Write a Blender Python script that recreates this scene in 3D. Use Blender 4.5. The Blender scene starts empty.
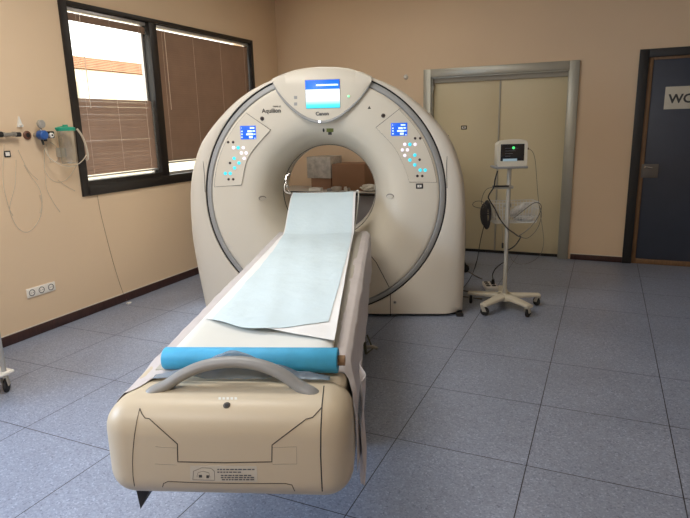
import bpy, bmesh, math, random
from mathutils import Vector, Matrix
from mathutils.bvhtree import BVHTree
random.seed(7)
PI = math.pi
SC = bpy.context.scene
COL = SC.collection

# ------------------------------------------------------------------ camera solve (metres; room corner left/back = origin)
FPX, PIT, ROL, YAW = 574.3, 0.228997, -0.0251, -0.42489
CAM = Vector((3.7968, -6.5124, 1.4721))
def ray(px, py):
    x, y = px-345, py-259
    c, s = math.cos(ROL), math.sin(ROL)
    x, y = c*x+s*y, -s*x+c*y
    r, u, d = x/FPX, -y/FPX, 1.0
    fw = d*math.cos(PIT)+u*math.sin(PIT); z = -d*math.sin(PIT)+u*math.cos(PIT)
    return Vector((r*math.cos(YAW)+fw*math.sin(YAW), -r*math.sin(YAW)+fw*math.cos(YAW), z))
def on_axis(px, py, ax, val):            # point of the photo on the plane x / y / z = val
    d = ray(px, py); return CAM + d*((val-CAM[ax])/d[ax])
def on_plane(px, py, p0, n):
    d = ray(px, py); return CAM + d*((p0-CAM).dot(n)/d.dot(n))
# scanner frame: u to the right, v into the bore, z up
TH = math.radians(20)
G0 = Vector((1.886, -2.637, 0))
GU = Vector((math.cos(TH), math.sin(TH), 0)); GV = Vector((-math.sin(TH), math.cos(TH), 0)); ZZ = Vector((0, 0, 1))
def G(u, v, z): return G0 + GU*u + GV*v + ZZ*z
def lv(px, py, v):                       # (u, z) of a photo point on the scanner plane v
    p = on_plane(px, py, G0+GV*v, GV) - G0
    return p.dot(GU), p.z
GM = Matrix(((GU.x, GV.x, 0, G0.x), (GU.y, GV.y, 0, G0.y), (0, 0, 1, 0), (0, 0, 0, 1)))

# ------------------------------------------------------------------ materials
def srgb(r, g, b):
    f = lambda c: ((c/255)/12.92 if c/255 <= .04045 else ((c/255+.055)/1.055)**2.4)
    return (f(r), f(g), f(b), 1)
def mat(name, rgb, rough=.5, metal=0, noise=.04, scale=8, bump=0, bscale=60, emit=None, estr=0, trans=0, spec=.5, coat=0, alpha=1, sheen=0):
    m = bpy.data.materials.new(name); m.use_nodes = True
    nt = m.node_tree; bs = nt.nodes['Principled BSDF']; N = nt.nodes.new; L = nt.links.new
    col = srgb(*rgb)
    tc = N('ShaderNodeTexCoord')
    nz = N('ShaderNodeTexNoise'); nz.inputs['Scale'].default_value = scale; nz.inputs['Detail'].default_value = 5
    L(tc.outputs['Object'], nz.inputs['Vector'])
    cr = N('ShaderNodeValToRGB'); cr.color_ramp.elements[0].position = .3; cr.color_ramp.elements[1].position = .7
    cr.color_ramp.elements[0].color = tuple(c*(1-noise) for c in col[:3])+(1,)
    cr.color_ramp.elements[1].color = tuple(min(1, c*(1+noise)) for c in col[:3])+(1,)
    L(nz.outputs['Fac'], cr.inputs['Fac']); L(cr.outputs['Color'], bs.inputs['Base Color'])
    bs.inputs['Roughness'].default_value = rough; bs.inputs['Metallic'].default_value = metal
    bs.inputs['Specular IOR Level'].default_value = spec; bs.inputs['Coat Weight'].default_value = coat
    bs.inputs['Transmission Weight'].default_value = trans; bs.inputs['Alpha'].default_value = alpha
    bs.inputs['Sheen Weight'].default_value = sheen
    if emit: bs.inputs['Emission Color'].default_value = srgb(*emit); bs.inputs['Emission Strength'].default_value = estr
    if bump:
        n2 = N('ShaderNodeTexNoise'); n2.inputs['Scale'].default_value = bscale; n2.inputs['Detail'].default_value = 4
        L(tc.outputs['Object'], n2.inputs['Vector'])
        bp = N('ShaderNodeBump'); bp.inputs['Strength'].default_value = bump; bp.inputs['Distance'].default_value = .01
        L(n2.outputs['Fac'], bp.inputs['Height']); L(bp.outputs['Normal'], bs.inputs['Normal'])
    return m
def floor_mat():
    m = bpy.data.materials.new('vinyl_tile'); m.use_nodes = True
    nt = m.node_tree; bs = nt.nodes['Principled BSDF']; N = nt.nodes.new; L = nt.links.new
    tc = N('ShaderNodeTexCoord'); sp = N('ShaderNodeSeparateXYZ'); L(tc.outputs['Object'], sp.inputs[0])
    def M(op, a, b=None, c=None):
        n = N('ShaderNodeMath'); n.operation = op
        for i, v in enumerate((a, b, c)):
            if v is None: continue
            if isinstance(v, (int, float)): n.inputs[i].default_value = v
            else: L(v, n.inputs[i])
        return n.outputs[0]
    def line(s, off):
        t = M('FRACT', M('DIVIDE', M('ADD', s, off), .6))
        d = M('MULTIPLY', M('MINIMUM', t, M('SUBTRACT', 1.0, t)), .6)
        return M('LESS_THAN', d, .0023)
    lx = line(sp.outputs[0], -5.96*.6+6); ly = line(sp.outputs[1], 2.92*.6+12)
    # one course by the back wall is a double-length tile: no joint there
    skip = M('LESS_THAN', M('ABSOLUTE', M('ADD', sp.outputs[1], 3.92*.6)), .05)
    ly = M('MULTIPLY', ly, M('SUBTRACT', 1.0, skip))
    ln = M('MAXIMUM', lx, ly)
    vo = N('ShaderNodeTexVoronoi'); vo.inputs['Scale'].default_value = 150; L(tc.outputs['Object'], vo.inputs['Vector'])
    cr = N('ShaderNodeValToRGB'); e = cr.color_ramp.elements
    e[0].position = 0; e[0].color = srgb(112, 119, 136); e[1].position = 1; e[1].color = srgb(166, 175, 196)
    for p, c in ((.08, (132, 139, 157)), (.55, (142, 150, 168)), (.9, (150, 158, 177))):
        k = e.new(p); k.color = srgb(*c)
    sx = N('ShaderNodeSeparateColor'); L(vo.outputs['Color'], sx.inputs[0]); L(sx.outputs[0], cr.inputs['Fac'])
    nz = N('ShaderNodeTexNoise'); nz.inputs['Scale'].default_value = 3; nz.inputs['Detail'].default_value = 4; L(tc.outputs['Object'], nz.inputs['Vector'])
    mr = N('ShaderNodeMapRange'); mr.inputs[1].default_value = .3; mr.inputs[2].default_value = .7; mr.inputs[3].default_value = .93; mr.inputs[4].default_value = 1.05
    L(nz.outputs['Fac'], mr.inputs[0])
    mu = N('ShaderNodeMix'); mu.data_type = 'RGBA'; mu.blend_type = 'MULTIPLY'; mu.inputs[0].default_value = 1
    L(cr.outputs[0], mu.inputs[6]); L(mr.outputs[0], mu.inputs[7])
    mx = N('ShaderNodeMix'); mx.data_type = 'RGBA'; L(ln, mx.inputs[0]); L(mu.outputs[2], mx.inputs[6]); mx.inputs[7].default_value = srgb(48, 48, 54)
    L(mx.outputs[2], bs.inputs['Base Color'])
    r2 = N('ShaderNodeMapRange'); r2.inputs[3].default_value = .30; r2.inputs[4].default_value = .46; L(nz.outputs['Fac'], r2.inputs[0]); L(r2.outputs[0], bs.inputs['Roughness'])
    bs.inputs['Specular IOR Level'].default_value = .42
    bp = N('ShaderNodeBump'); bp.inputs['Strength'].default_value = .25; bp.inputs['Distance'].default_value = .002
    L(M('SUBTRACT', 1.0, ln), bp.inputs['Height']); L(bp.outputs[0], bs.inputs['Normal'])
    return m
def pane_mat(name, tint, gloss=.08, rough=.02):      # clear pane or clear plastic: see-through with a reflection
    m = bpy.data.materials.new(name); m.use_nodes = True
    nt = m.node_tree; N = nt.nodes.new; L = nt.links.new
    nt.nodes.remove(nt.nodes['Principled BSDF'])
    t = N('ShaderNodeBsdfTransparent'); t.inputs[0].default_value = tint
    g = N('ShaderNodeBsdfGlossy'); g.inputs['Roughness'].default_value = rough
    f = N('ShaderNodeFresnel'); f.inputs[0].default_value = 1.45
    nz = N('ShaderNodeTexNoise'); nz.inputs['Scale'].default_value = 20
    mr = N('ShaderNodeMapRange'); mr.inputs[3].default_value = gloss*.7; mr.inputs[4].default_value = gloss*1.3; L(nz.outputs[0], mr.inputs[0])
    a = N('ShaderNodeMath'); a.operation = 'ADD'; L(mr.outputs[0], a.inputs[1])
    ge = N('ShaderNodeNewGeometry'); ib = N('ShaderNodeMath'); ib.operation = 'SUBTRACT'; ib.inputs[0].default_value = 1; L(ge.outputs['Backfacing'], ib.inputs[1])
    fm = N('ShaderNodeMath'); fm.operation = 'MULTIPLY'; L(f.outputs[0], fm.inputs[0]); L(ib.outputs[0], fm.inputs[1]); L(fm.outputs[0], a.inputs[0])
    x = N('ShaderNodeMixShader'); L(a.outputs[0], x.inputs[0]); L(t.outputs[0], x.inputs[1]); L(g.outputs[0], x.inputs[2])
    L(x.outputs[0], nt.nodes['Material Output'].inputs[0])
    return m
def plastic_film(name, rgb, op=.5, rough=.4):
    m = mat(name, rgb, rough, noise=.08, scale=14, bump=.3, bscale=30); m.node_tree.nodes['Principled BSDF'].inputs['Alpha'].default_value = op
    return m
def emis(name, stops, axis='Z', lo=0, hi=1, strength=1.0):     # lit display, colours run down the glass as its picture does
    m = bpy.data.materials.new(name); m.use_nodes = True
    nt = m.node_tree; N = nt.nodes.new; L = nt.links.new; bs = nt.nodes['Principled BSDF']
    tc = N('ShaderNodeTexCoord'); sp = N('ShaderNodeSeparateXYZ'); L(tc.outputs['Generated'], sp.inputs[0])
    cr = N('ShaderNodeValToRGB'); e = cr.color_ramp.elements
    e[0].position = stops[0][0]; e[0].color = srgb(*stops[0][1]); e[1].position = stops[-1][0]; e[1].color = srgb(*stops[-1][1])
    for p, c in stops[1:-1]:
        k = e.new(p); k.color = srgb(*c)
    L(sp.outputs[axis], cr.inputs[0]); L(cr.outputs[0], bs.inputs['Emission Color'])
    bs.inputs['Emission Strength'].default_value = strength; bs.inputs['Base Color'].default_value = (0, 0, 0, 1); bs.inputs['Roughness'].default_value = .25
    return m
def wood_mat(name, a, b, scale=3, rough=.5):
    m = bpy.data.materials.new(name); m.use_nodes = True
    nt = m.node_tree; N = nt.nodes.new; L = nt.links.new; bs = nt.nodes['Principled BSDF']
    tc = N('ShaderNodeTexCoord'); mp = N('ShaderNodeMapping'); mp.inputs['Scale'].default_value = (scale*8, scale*8, scale)
    nz = N('ShaderNodeTexNoise'); nz.inputs['Detail'].default_value = 6; L(tc.outputs['Object'], mp.inputs[0]); L(mp.outputs[0], nz.inputs['Vector'])
    cr = N('ShaderNodeValToRGB'); cr.color_ramp.elements[0].color = srgb(*a); cr.color_ramp.elements[1].color = srgb(*b)
    cr.color_ramp.elements[0].position = .3; cr.color_ramp.elements[1].position = .7
    L(nz.outputs[0], cr.inputs[0]); L(cr.outputs[0], bs.inputs['Base Color']); bs.inputs['Roughness'].default_value = rough
    return m
M_ = dict(
 wall=mat('wall_paint', (226, 200, 168), .75, noise=.025, scale=1.2, bump=.12, bscale=160),
 ceil=mat('ceiling_paint', (225, 218, 205), .8, noise=.02),
 floor=floor_mat(),
 skirt=wood_mat('dark_skirting', (52, 30, 26), (70, 42, 36), 2, .4),
 bead=mat('sealant_bead', (225, 215, 200), .6),
 winf=wood_mat('dark_window_frame', (24, 19, 17), (34, 27, 23), 2, .45),
 slat=mat('blind_slat', (150, 124, 106), .5, noise=.08, scale=5),
 cord=mat('blind_cord', (225, 205, 185), .7),
 alu=mat('pale_aluminium', (205, 203, 200), .35, .6),
 glass=pane_mat('window_glass', (.96, .98, .97, 1), .02),
 facade=mat('facade_render', (236, 222, 190), .8, noise=.05, scale=2),
 louvre=mat('facade_louvre', (190, 140, 108), .7, noise=.15, scale=6),
 street=mat('yard_paving', (205, 200, 190), .9),
 doorf=mat('door_casing_metal', (168, 166, 154), .35, .45, noise=.03),
 door=mat('door_leaf', (216, 202, 166), .45, noise=.025, scale=1.5),
 dark=mat('dark_gap', (30, 27, 25), .7),
 black=mat('black_plastic', (26, 25, 26), .4, noise=.1),
 rubber=mat('black_rubber', (32, 31, 32), .7, noise=.1),
 dkcase=mat('black_casing', (32, 31, 31), .5, noise=.08),
 tan=wood_mat('tan_edging', (112, 84, 56), (134, 100, 66), 2, .5),
 navy=mat('navy_door_leaf', (54, 60, 74), .45, noise=.05),
 sign=mat('white_sign', (205, 198, 180), .6),
 plate=mat('steel_lock_plate', (105, 100, 95), .5, .2),
 shell=mat('scanner_shell', (222, 214, 197), .38, noise=.015, scale=2, spec=.4),
 shell2=mat('scanner_side_shell', (221, 213, 198), .42, noise=.015, scale=2, spec=.4),
 cream=mat('couch_shell', (198, 183, 158), .42, noise=.02, scale=3, spec=.35),
 ringm=mat('grey_trim', (164, 164, 162), .45, 0),
 chrome=mat('chrome', (200, 198, 196), .15, 1),
 seam=mat('seam_line', (72, 64, 56), .7),
 bseam=mat('black_seam', (28, 26, 25), .6),
 logo=mat('printed_grey', (84, 84, 88), .5),
 text=mat('printed_dark', (62, 60, 58), .6),
 liner=mat('bore_liner', (214, 206, 192), .3, noise=.015),
 screen=emis('scanner_display', [(0, (60, 205, 225)), (.12, (90, 220, 235)), (.3, (235, 250, 255)), (.66, (250, 253, 255)), (.68, (40, 120, 235)), (1, (30, 105, 235))], strength=1.5),
 lcd=mat('blue_lcd', (20, 60, 160), .3, emit=(30, 105, 225), estr=.9),
 digit=mat('lcd_digit', (200, 220, 255), .4, emit=(205, 228, 255), estr=1.1),
 cyan=mat('lit_cyan_button', (60, 190, 210), .3, emit=(70, 215, 235), estr=.9),
 white_l=mat('lit_white_button', (235, 225, 240), .3, emit=(240, 228, 248), estr=.8),
 dkbtn=mat('dark_button', (70, 58, 54), .4),
 led=mat('green_led', (120, 220, 150), .3, emit=(130, 240, 170), estr=1.3),
 wled=mat('white_led', (240, 240, 255), .3, emit=(240, 245, 255), estr=2.2),
 gsign=mat('olive_label', (120, 128, 60), .6),
 sheet=mat('mauve_cover', (192, 183, 180), .55, noise=.05, scale=5, bump=.5, bscale=14, sheen=.2),
 matt=mat('mattress_vinyl', (218, 218, 211), .5, noise=.02),
 wpaper=mat('white_sheet_paper', (232, 231, 229), .7, noise=.02, bump=.25, bscale=18),
 bpaper=mat('pale_blue_paper', (204, 220, 225), .75, noise=.025, scale=4, bump=.5, bscale=16),
 roll=mat('blue_roll_paper', (66, 168, 212), .6, noise=.10, scale=18, bump=.15, bscale=30),
 core=mat('cardboard_core', (140, 110, 80), .8),
 film=plastic_film('blue_plastic_film', (140, 154, 168), .6, .25),
 hgrey=mat('grey_handle', (142, 141, 139), .42, noise=.02),
 labelm=mat('grey_label', (196, 188, 172), .5),
 socket=mat('white_socket', (238, 232, 222), .4),
 sockin=mat('socket_recess', (150, 142, 132), .5),
 bluep=mat('blue_plastic', (42, 92, 165), .4),
 greenp=mat('green_plastic', (42, 160, 128), .45),
 clear=pane_mat('clear_plastic', (.95, .955, .945, 1), .09, .3),
 tube=mat('clear_tubing', (226, 212, 190), .25, noise=.03, spec=.8, alpha=.75),
 tube2=mat('faint_tubing', (236, 222, 200), .3, noise=.03, alpha=.5),
 brass=mat('brown_outlet', (112, 72, 52), .45),
 steel=mat('brushed_steel', (168, 164, 156), .35, .8),
 beige=mat('beige_plastic', (214, 206, 186), .45, noise=.02),
 beige2=mat('grey_beige_plastic', (176, 170, 156), .5, noise=.02),
 mscreen=mat('monitor_glass', (30, 30, 33), .2, noise=.02),
 glow=mat('green_number', (60, 220, 110), .4, emit=(90, 235, 130), estr=1.0),
 bar=mat('monitor_button_bar', (170, 195, 205), .4, emit=(160, 190, 205), estr=.25),
 cable=mat('black_cable', (30, 29, 30), .5),
 gcable=mat('grey_cable', (104, 98, 88), .5),
 wire=mat('basket_wire', (214, 210, 200), .4, 0),
 foil=mat('silver_package', (205, 200, 192), .3, .1, noise=.25, scale=30, bump=1, bscale=45),
 coil=mat('coiled_cable', (44, 42, 42), .6, noise=.15),
 carton=mat('brown_carton', (146, 110, 84), .75, noise=.06, scale=3),
 tape=mat('brown_tape', (140, 106, 76), .4),
 wrap=mat('wrapped_carton', (182, 176, 168), .4, .1, noise=.28, scale=16, bump=.6, bscale=24),
 wirew=mat('tan_wire', (150, 128, 102), .5),
 deskt=mat('desk_laminate', (205, 200, 192), .4),
 deskg=mat('desk_grey_panel', (150, 148, 150), .5),
 white=mat('white_plastic', (235, 232, 224), .4),
 pedal=mat('olive_pedal', (86, 88, 70), .6),
)

# ------------------------------------------------------------------ mesh builder
class MB:
    def __init__(s): s.bm = bmesh.new()
    def box(s, lo, hi, bevel=0, seg=2, mx=None):
        r = bmesh.ops.create_cube(s.bm, size=1)
        vs = r['verts']
        for v in vs: v.co = Vector(((lo[i]+hi[i])/2 + v.co[i]*(hi[i]-lo[i]) for i in range(3)))
        if bevel:
            es = list({e for v in vs for e in v.link_edges})
            b = bmesh.ops.bevel(s.bm, geom=es, offset=bevel, segments=seg, profile=.5, affect='EDGES')
            vs = list({v for f in b['faces'] for v in f.verts} | {v for v in vs if v.is_valid})
        if mx is not None:
            for v in vs: v.co = mx @ v.co
        return s
    def tube(s, pts, r, seg=10, closed=False, cap=True, flat=None, sub=0):
        pts = [Vector(p) for p in pts]
        if sub: pts = smooth(pts, sub, closed)
        n = len(pts); rr = r if callable(r) else (lambda t: r)
        rings = []; up = None
        for i, p in enumerate(pts):
            a = pts[(i-1) % n] if (closed or i) else p
            b = pts[(i+1) % n] if (closed or i < n-1) else p
            t = (b-a).normalized() if (b-a).length > 1e-9 else Vector((0, 0, 1))
            if up is None: up = Vector((0, 0, 1)) if abs(t.z) < .9 else Vector((1, 0, 0))
            x = t.cross(up)
            if x.length < 1e-6: x = t.cross(Vector((0, 1, 0)))
            x.normalize(); y = x.cross(t).normalized(); up = y
            R = rr(i/(n-1)); fl = flat or 1
            rings.append([s.bm.verts.new(p + x*math.cos(2*PI*k/seg)*R*fl + y*math.sin(2*PI*k/seg)*R) for k in range(seg)])
        for i in range(n if closed else n-1):
            A, B = rings[i], rings[(i+1) % n]
            for k in range(seg): s.bm.faces.new((A[k], A[(k+1) % seg], B[(k+1) % seg], B[k]))
        if cap and not closed:
            s.bm.faces.new(rings[0][::-1]); s.bm.faces.new(rings[-1])
        return s
    def cyl(s, a, b, r, r2=None, seg=24):
        a, b = Vector(a), Vector(b); r2 = r if r2 is None else r2
        return s.tube([a, b], lambda t: r+(r2-r)*t, seg)
    def lathe(s, prof, o, ax, seg=32):      # prof: (radius, along)
        o = Vector(o); ax = Vector(ax).normalized(); x = ax.orthogonal().normalized(); y = ax.cross(x)
        rings = []
        for r, h in prof:
            rings.append([s.bm.verts.new(o+ax*h+(x*math.cos(2*PI*k/seg)+y*math.sin(2*PI*k/seg))*max(r, 1e-5)) for k in range(seg)])
        for A, B in zip(rings, rings[1:]):
            for k in range(seg): s.bm.faces.new((A[k], A[(k+1) % seg], B[(k+1) % seg], B[k]))
        if prof[0][0] > 1e-4: s.bm.faces.new(rings[0][::-1])
        if prof[-1][0] > 1e-4: s.bm.faces.new(rings[-1])
        return s
    def prism(s, pts, ext):
        pts = [Vector(p) for p in pts]; ext = Vector(ext)
        a = [s.bm.verts.new(p) for p in pts]; b = [s.bm.verts.new(p+ext) for p in pts]
        s.bm.faces.new(a[::-1]); s.bm.faces.new(b); n = len(pts)
        for i in range(n): s.bm.faces.new((a[i], a[(i+1) % n], b[(i+1) % n], b[i]))
        return s
    def grid(s, fn, nu, nv, wrap_u=False):
        V = [[s.bm.verts.new(fn(i/nu, j/nv)) for j in range(nv+1)] for i in range(nu if wrap_u else nu+1)]
        m = len(V)
        for i in range(nu):
            for j in range(nv): s.bm.faces.new((V[i % m][j], V[(i+1) % m][j], V[(i+1) % m][j+1], V[i % m][j+1]))
        return s
    def slab(s, fn, nu, nv, th):            # a sheet with a thickness vector
        th = Vector(th)
        T = [[s.bm.verts.new(fn(i/nu, j/nv)) for j in range(nv+1)] for i in range(nu+1)]
        Bt = [[s.bm.verts.new(Vector(fn(i/nu, j/nv))-th) for j in range(nv+1)] for i in range(nu+1)]
        for i in range(nu):
            for j in range(nv):
                s.bm.faces.new((T[i][j], T[i+1][j], T[i+1][j+1], T[i][j+1])); s.bm.faces.new((Bt[i][j], Bt[i][j+1], Bt[i+1][j+1], Bt[i+1][j]))
        for i in range(nu):
            s.bm.faces.new((T[i][0], Bt[i][0], Bt[i+1][0], T[i+1][0])); s.bm.faces.new((T[i][nv], T[i+1][nv], Bt[i+1][nv], Bt[i][nv]))
        for j in range(nv):
            s.bm.faces.new((T[0][j], T[0][j+1], Bt[0][j+1], Bt[0][j])); s.bm.faces.new((T[nu][j], Bt[nu][j], Bt[nu][j+1], T[nu][j+1]))
        return s
    def ball(s, c, r, sc=(1, 1, 1), seg=16):
        x = bmesh.ops.create_uvsphere(s.bm, u_segments=seg, v_segments=seg//2+2, radius=r)
        for v in x['verts']: v.co = Vector((v.co.x*sc[0], v.co.y*sc[1], v.co.z*sc[2])) + Vector(c)
        return s
    def text(s, body, o, X, Y, size, ext=.0006, align='CENTER', fat=0):
        cu = bpy.data.curves.new('t', 'FONT'); cu.body = body; cu.size = size; cu.extrude = ext; cu.align_x = align; cu.resolution_u = 3; cu.offset = fat
        ob = bpy.data.objects.new('t', cu); COL.objects.link(ob)
        dg = bpy.context.evaluated_depsgraph_get(); me = bpy.data.meshes.new_from_object(ob.evaluated_get(dg))
        X = Vector(X).normalized(); Y = Vector(Y).normalized(); Zv = X.cross(Y)
        mx = Matrix(((X.x, Y.x, Zv.x, o[0]), (X.y, Y.y, Zv.y, o[1]), (X.z, Y.z, Zv.z, o[2]), (0, 0, 0, 1)))
        me.transform(mx); s.bm.from_mesh(me)
        bpy.data.objects.remove(ob); bpy.data.curves.remove(cu); bpy.data.meshes.remove(me)
        return s
    def xf(s, mx):
        bmesh.ops.transform(s.bm, matrix=mx, verts=s.bm.verts); return s
    def bvh(s): return BVHTree.FromBMesh(s.bm)
    def build(s, name, m, parent=None, ang=38, smooth_=True):
        bm = s.bm
        bmesh.ops.recalc_face_normals(bm, faces=bm.faces)
        a = math.radians(ang)
        for f in bm.faces: f.smooth = smooth_
        for e in bm.edges:
            if len(e.link_faces) == 2 and e.calc_face_angle(0) > a: e.smooth = False
        off = Vector((0, 0, 0))
        if parent is not None:
            off = Vector(parent['o_']) if 'o_' in parent else Vector((0, 0, 0))
        else:
            xs = [v.co for v in bm.verts]
            off = Vector((sum(c.x for c in xs)/len(xs), sum(c.y for c in xs)/len(xs), min(c.z for c in xs)))
            if name in ('floor',): off = Vector((0, 0, 0))
        for v in bm.verts: v.co -= off
        me = bpy.data.meshes.new(name); bm.to_mesh(me); bm.free(); me.materials.append(m)
        o = bpy.data.objects.new(name, me); COL.objects.link(o)
        if parent is not None: o.parent = parent
        else: o.location = off
        o['o_'] = tuple(off)
        return o
def smooth(pts, sub, closed=False):
    n = len(pts); out = []
    for i in range(n if closed else n-1):
        g = lambda k: pts[k % n] if closed else pts[max(0, min(n-1, k))]
        a, b, c, d = g(i-1), g(i), g(i+1), g(i+2)
        for k in range(sub):
            t = k/sub
            out.append(.5*((2*b)+(c-a)*t+(2*a-5*b+4*c-d)*t*t+(3*b-a-3*c+d)*t**3))
    if not closed: out.append(pts[-1])
    return out
def tag(o, label=None, cat=None, group=None, kind=None):
    if label: o['label'] = label
    if cat: o['category'] = cat
    if group: o['group'] = group
    if kind: o['kind'] = kind
    return o
def thing(name, loc, label=None, cat=None, group=None, kind=None):
    o = bpy.data.objects.new(name, None); COL.objects.link(o); o.location = loc; o['o_'] = tuple(loc); o.empty_display_size = .1
    return tag(o, label, cat, group, kind)
def snap(px, py, bvh, off=.0006):          # photo point dropped onto a built surface
    h, n, _, _ = bvh.ray_cast(CAM, ray(px, py).normalized())
    if h is None: return None
    if n.dot(ray(px, py)) > 0: n = -n
    return h + n*off
def seam(pxs, bvh, r=.0011, step=3, off=.0002):
    P = []
    for (x0, y0), (x1, y1) in zip(pxs, pxs[1:]):
        k = max(1, int(math.hypot(x1-x0, y1-y0)/step))
        P += [(x0+(x1-x0)*t/k, y0+(y1-y0)*t/k) for t in range(k)]
    P.append(pxs[-1])
    pts = [p for p in (snap(x, y, bvh, off) for x, y in P) if p is not None]
    return MB().tube(pts, r, 6)

# ================================================================== ROOM
X1, Y0, ZC = 6.6, -9.0, 3.05
WY0, WY1, WZ0, WZ1 = -3.185, -.57, .965, 2.44      # window opening, left wall
tag(MB().box((-.3, Y0-.3, -.12), (X1+.3, .3, 0)).build('floor', M_['floor']), 'grey blue speckled vinyl tile floor with dark joints', 'floor', kind='structure')
tag(MB().box((-.3, Y0-.3, ZC), (X1+.3, .3, ZC+.12)).build('ceiling', M_['ceil']), 'plain pale ceiling above the room', 'ceiling', kind='structure')
w = MB()
w.box((-.25, Y0-.25, 0), (0, -7.1, ZC)); w.box((-.25, -5.3, 0), (0, WY0, ZC)); w.box((-.25, -7.1, 0), (0, -5.3, WZ0)); w.box((-.25, -7.1, WZ1), (0, -5.3, ZC)); w.box((-.25, WY1, 0), (0, .25, ZC)); w.box((-.25, WY0, 0), (0, WY1, WZ0)); w.box((-.25, WY0, WZ1), (0, WY1, ZC))
tag(w.build('wall_left', M_['wall']), 'beige painted wall with the dark framed window', 'wall', kind='structure')
DX0, DX1, DZ = 1.965, 3.405, 1.965                 # double door opening
EX0, EX1, EZ = 4.03, 5.25, 2.11                    # dark door opening
w = MB()
w.box((0, 0, 0), (DX0, .25, ZC)); w.box((DX0, 0, DZ), (DX1, .25, ZC)); w.box((DX1, 0, 0), (EX0, .25, ZC)); w.box((EX0, 0, EZ), (EX1, .25, ZC)); w.box((EX1, 0, 0), (X1+.25, .25, ZC))
tag(w.build('wall_back', M_['wall']), 'beige painted wall behind the scanner with two doors', 'wall', kind='structure')
tag(MB().box((X1, Y0, 0), (X1+.25, 0, ZC)).build('wall_right', M_['wall']), 'plain beige wall on the right side', 'wall', kind='structure')
tag(MB().box((0, Y0-.25, 0), (X1+.25, Y0, ZC)).build('wall_front', M_['wall']), 'plain beige wall behind the viewer', 'wall', kind='structure')
def board(name, lo, hi, bead_lo, bead_hi, lab):
    o = tag(MB().box(lo, hi, .004).build(name, M_['skirt']), lab, 'baseboard', kind='structure')
    MB().box(bead_lo, bead_hi).build('sealant_bead', M_['bead'], o)
board('baseboard_left', (0, Y0, 0), (.015, 0, .072), (0, Y0, .072), (.006, 0, .079), 'dark brown baseboard along the window wall')
board('baseboard_back', (DX1+.12, -.015, 0), (EX0, 0, .06), (DX1+.12, -.006, .06), (EX0, 0, .066), 'dark brown baseboard between the two doors')
board('baseboard_rear', (0, -.015, 0), (DX0-.1, 0, .06), (0, -.006, .06), (DX0-.1, 0, .066), 'dark brown baseboard behind the scanner')

# ---- double sliding door
d = thing('door_1', ((DX0+DX1)/2, 0, 0), 'beige double leaf door in a wide grey metal casing', 'door', kind='structure')
c = MB(); CW = .085
c.box((DX0-CW, -.03, 0), (DX0, .02, DZ+CW), .004); c.box((DX1, -.03, 0), (DX1+CW+.01, .02, DZ+CW), .004); c.box((DX0, -.03, DZ), (DX1, .02, DZ+CW), .004)
c.box((DX0-.004, .0, 0), (DX0+.012, .12, DZ)); c.box((DX1-.012, .0, 0), (DX1+.004, .12, DZ)); c.box((DX0, .0, DZ-.012), (DX1, .12, DZ+.004))
c.build('door_casing', M_['doorf'], d)
MB().box((DX0+.012, .04, DZ-.06), (DX1-.012, .1, DZ-.012), .003).build('track_cover', M_['beige2'], d)
XM = 2.715
for a, b in ((DX0+.012, XM-.014), (XM+.002, DX1-.012)):
    lf = MB().box((a, .065, .03), (b, .105, DZ-.06), .003).build('door_leaf', M_['door'], d)
MB().box((XM-.014, .055, .03), (XM+.002, .07, DZ-.06), .002).build('meeting_strip', M_['beige2'], d)
MB().box((DX0+.012, .06, .0), (DX1-.012, .11, .03)).build('bottom_seal', M_['dark'], d)
p = on_axis(464, 127.5, 1, .065)
MB().box((p.x-.032, .061, p.z-.022), (p.x+.032, .066, p.z+.022), .002).build('pictogram_frame', M_['dark'], d)
q = MB().box((p.x-.021, .058, p.z-.011), (p.x+.021, .062, p.z+.011)).build('pictogram', M_['socket'], d)
MB().box((p.x-.009, .0565, p.z-.006), (p.x+.007, .0585, p.z+.006)).build('pictogram_mark', M_['dark'], q)
p = on_axis(433.5, 85, 1, .03)
MB().cyl((p.x, .065, p.z), (p.x, .02, p.z), .008).ball((p.x, .015, p.z), .014).cyl((p.x, .015, p.z), (p.x+.005, .01, p.z-.06), .006).build('door_hook', M_['steel'], d)

# ---- dark toilet door
d = thing('door_2', (4.6, 0, 0), 'dark navy door with tan edging marked WC', 'door', kind='structure')
c = MB()
c.box((EX0, -.025, 0), (EX0+.085, .1, EZ), .003).box((EX1-.085, -.025, 0), (EX1, .1, EZ), .003).box((EX0+.085, -.025, EZ-.075), (EX1-.085, .1, EZ), .003)
c.build('door_casing', M_['dkcase'], d)
c = MB()
c.box((EX0+.085, .0, 0), (EX0+.125, .06, EZ-.075), .002).box((EX1-.125, .0, 0), (EX1-.085, .06, EZ-.075), .002).box((EX0+.125, .0, EZ-.1), (EX1-.125, .06, EZ-.075), .002).box((EX0+.125, .0, 0), (EX1-.125, .06, .05), .002)
c.build('door_edging', M_['tan'], d)
MB().box((EX0+.125, .015, .05), (EX1-.125, .055, EZ-.1), .002).build('door_leaf', M_['navy'], d)
k = MB().box((EX0+.105, -.006, .885), (EX0+.255, .016, 1.02), .003).build('lock_plate', M_['plate'], d)
MB().cyl((EX0+.135, -.005, .995), (EX0+.135, -.03, .995), .009).cyl((EX0+.135, -.026, .995), (EX0+.2, -.028, .985), .006).build('door_handle', M_['chrome'], k)
k = MB().box((4.28, .008, 1.545), (4.60, .016, 1.755), .001).build('door_sign', M_['sign'], d)
MB().text('W', (4.315, .0065, 1.603), (1, 0, 0), (0, 0, 1), .115, .001, 'LEFT', .03*.115).text('C', (4.435, .0065, 1.603), (1, 0, 0), (0, 0, 1), .115, .001, 'LEFT', .03*.115).build('sign_lettering', M_['text'], k)
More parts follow.
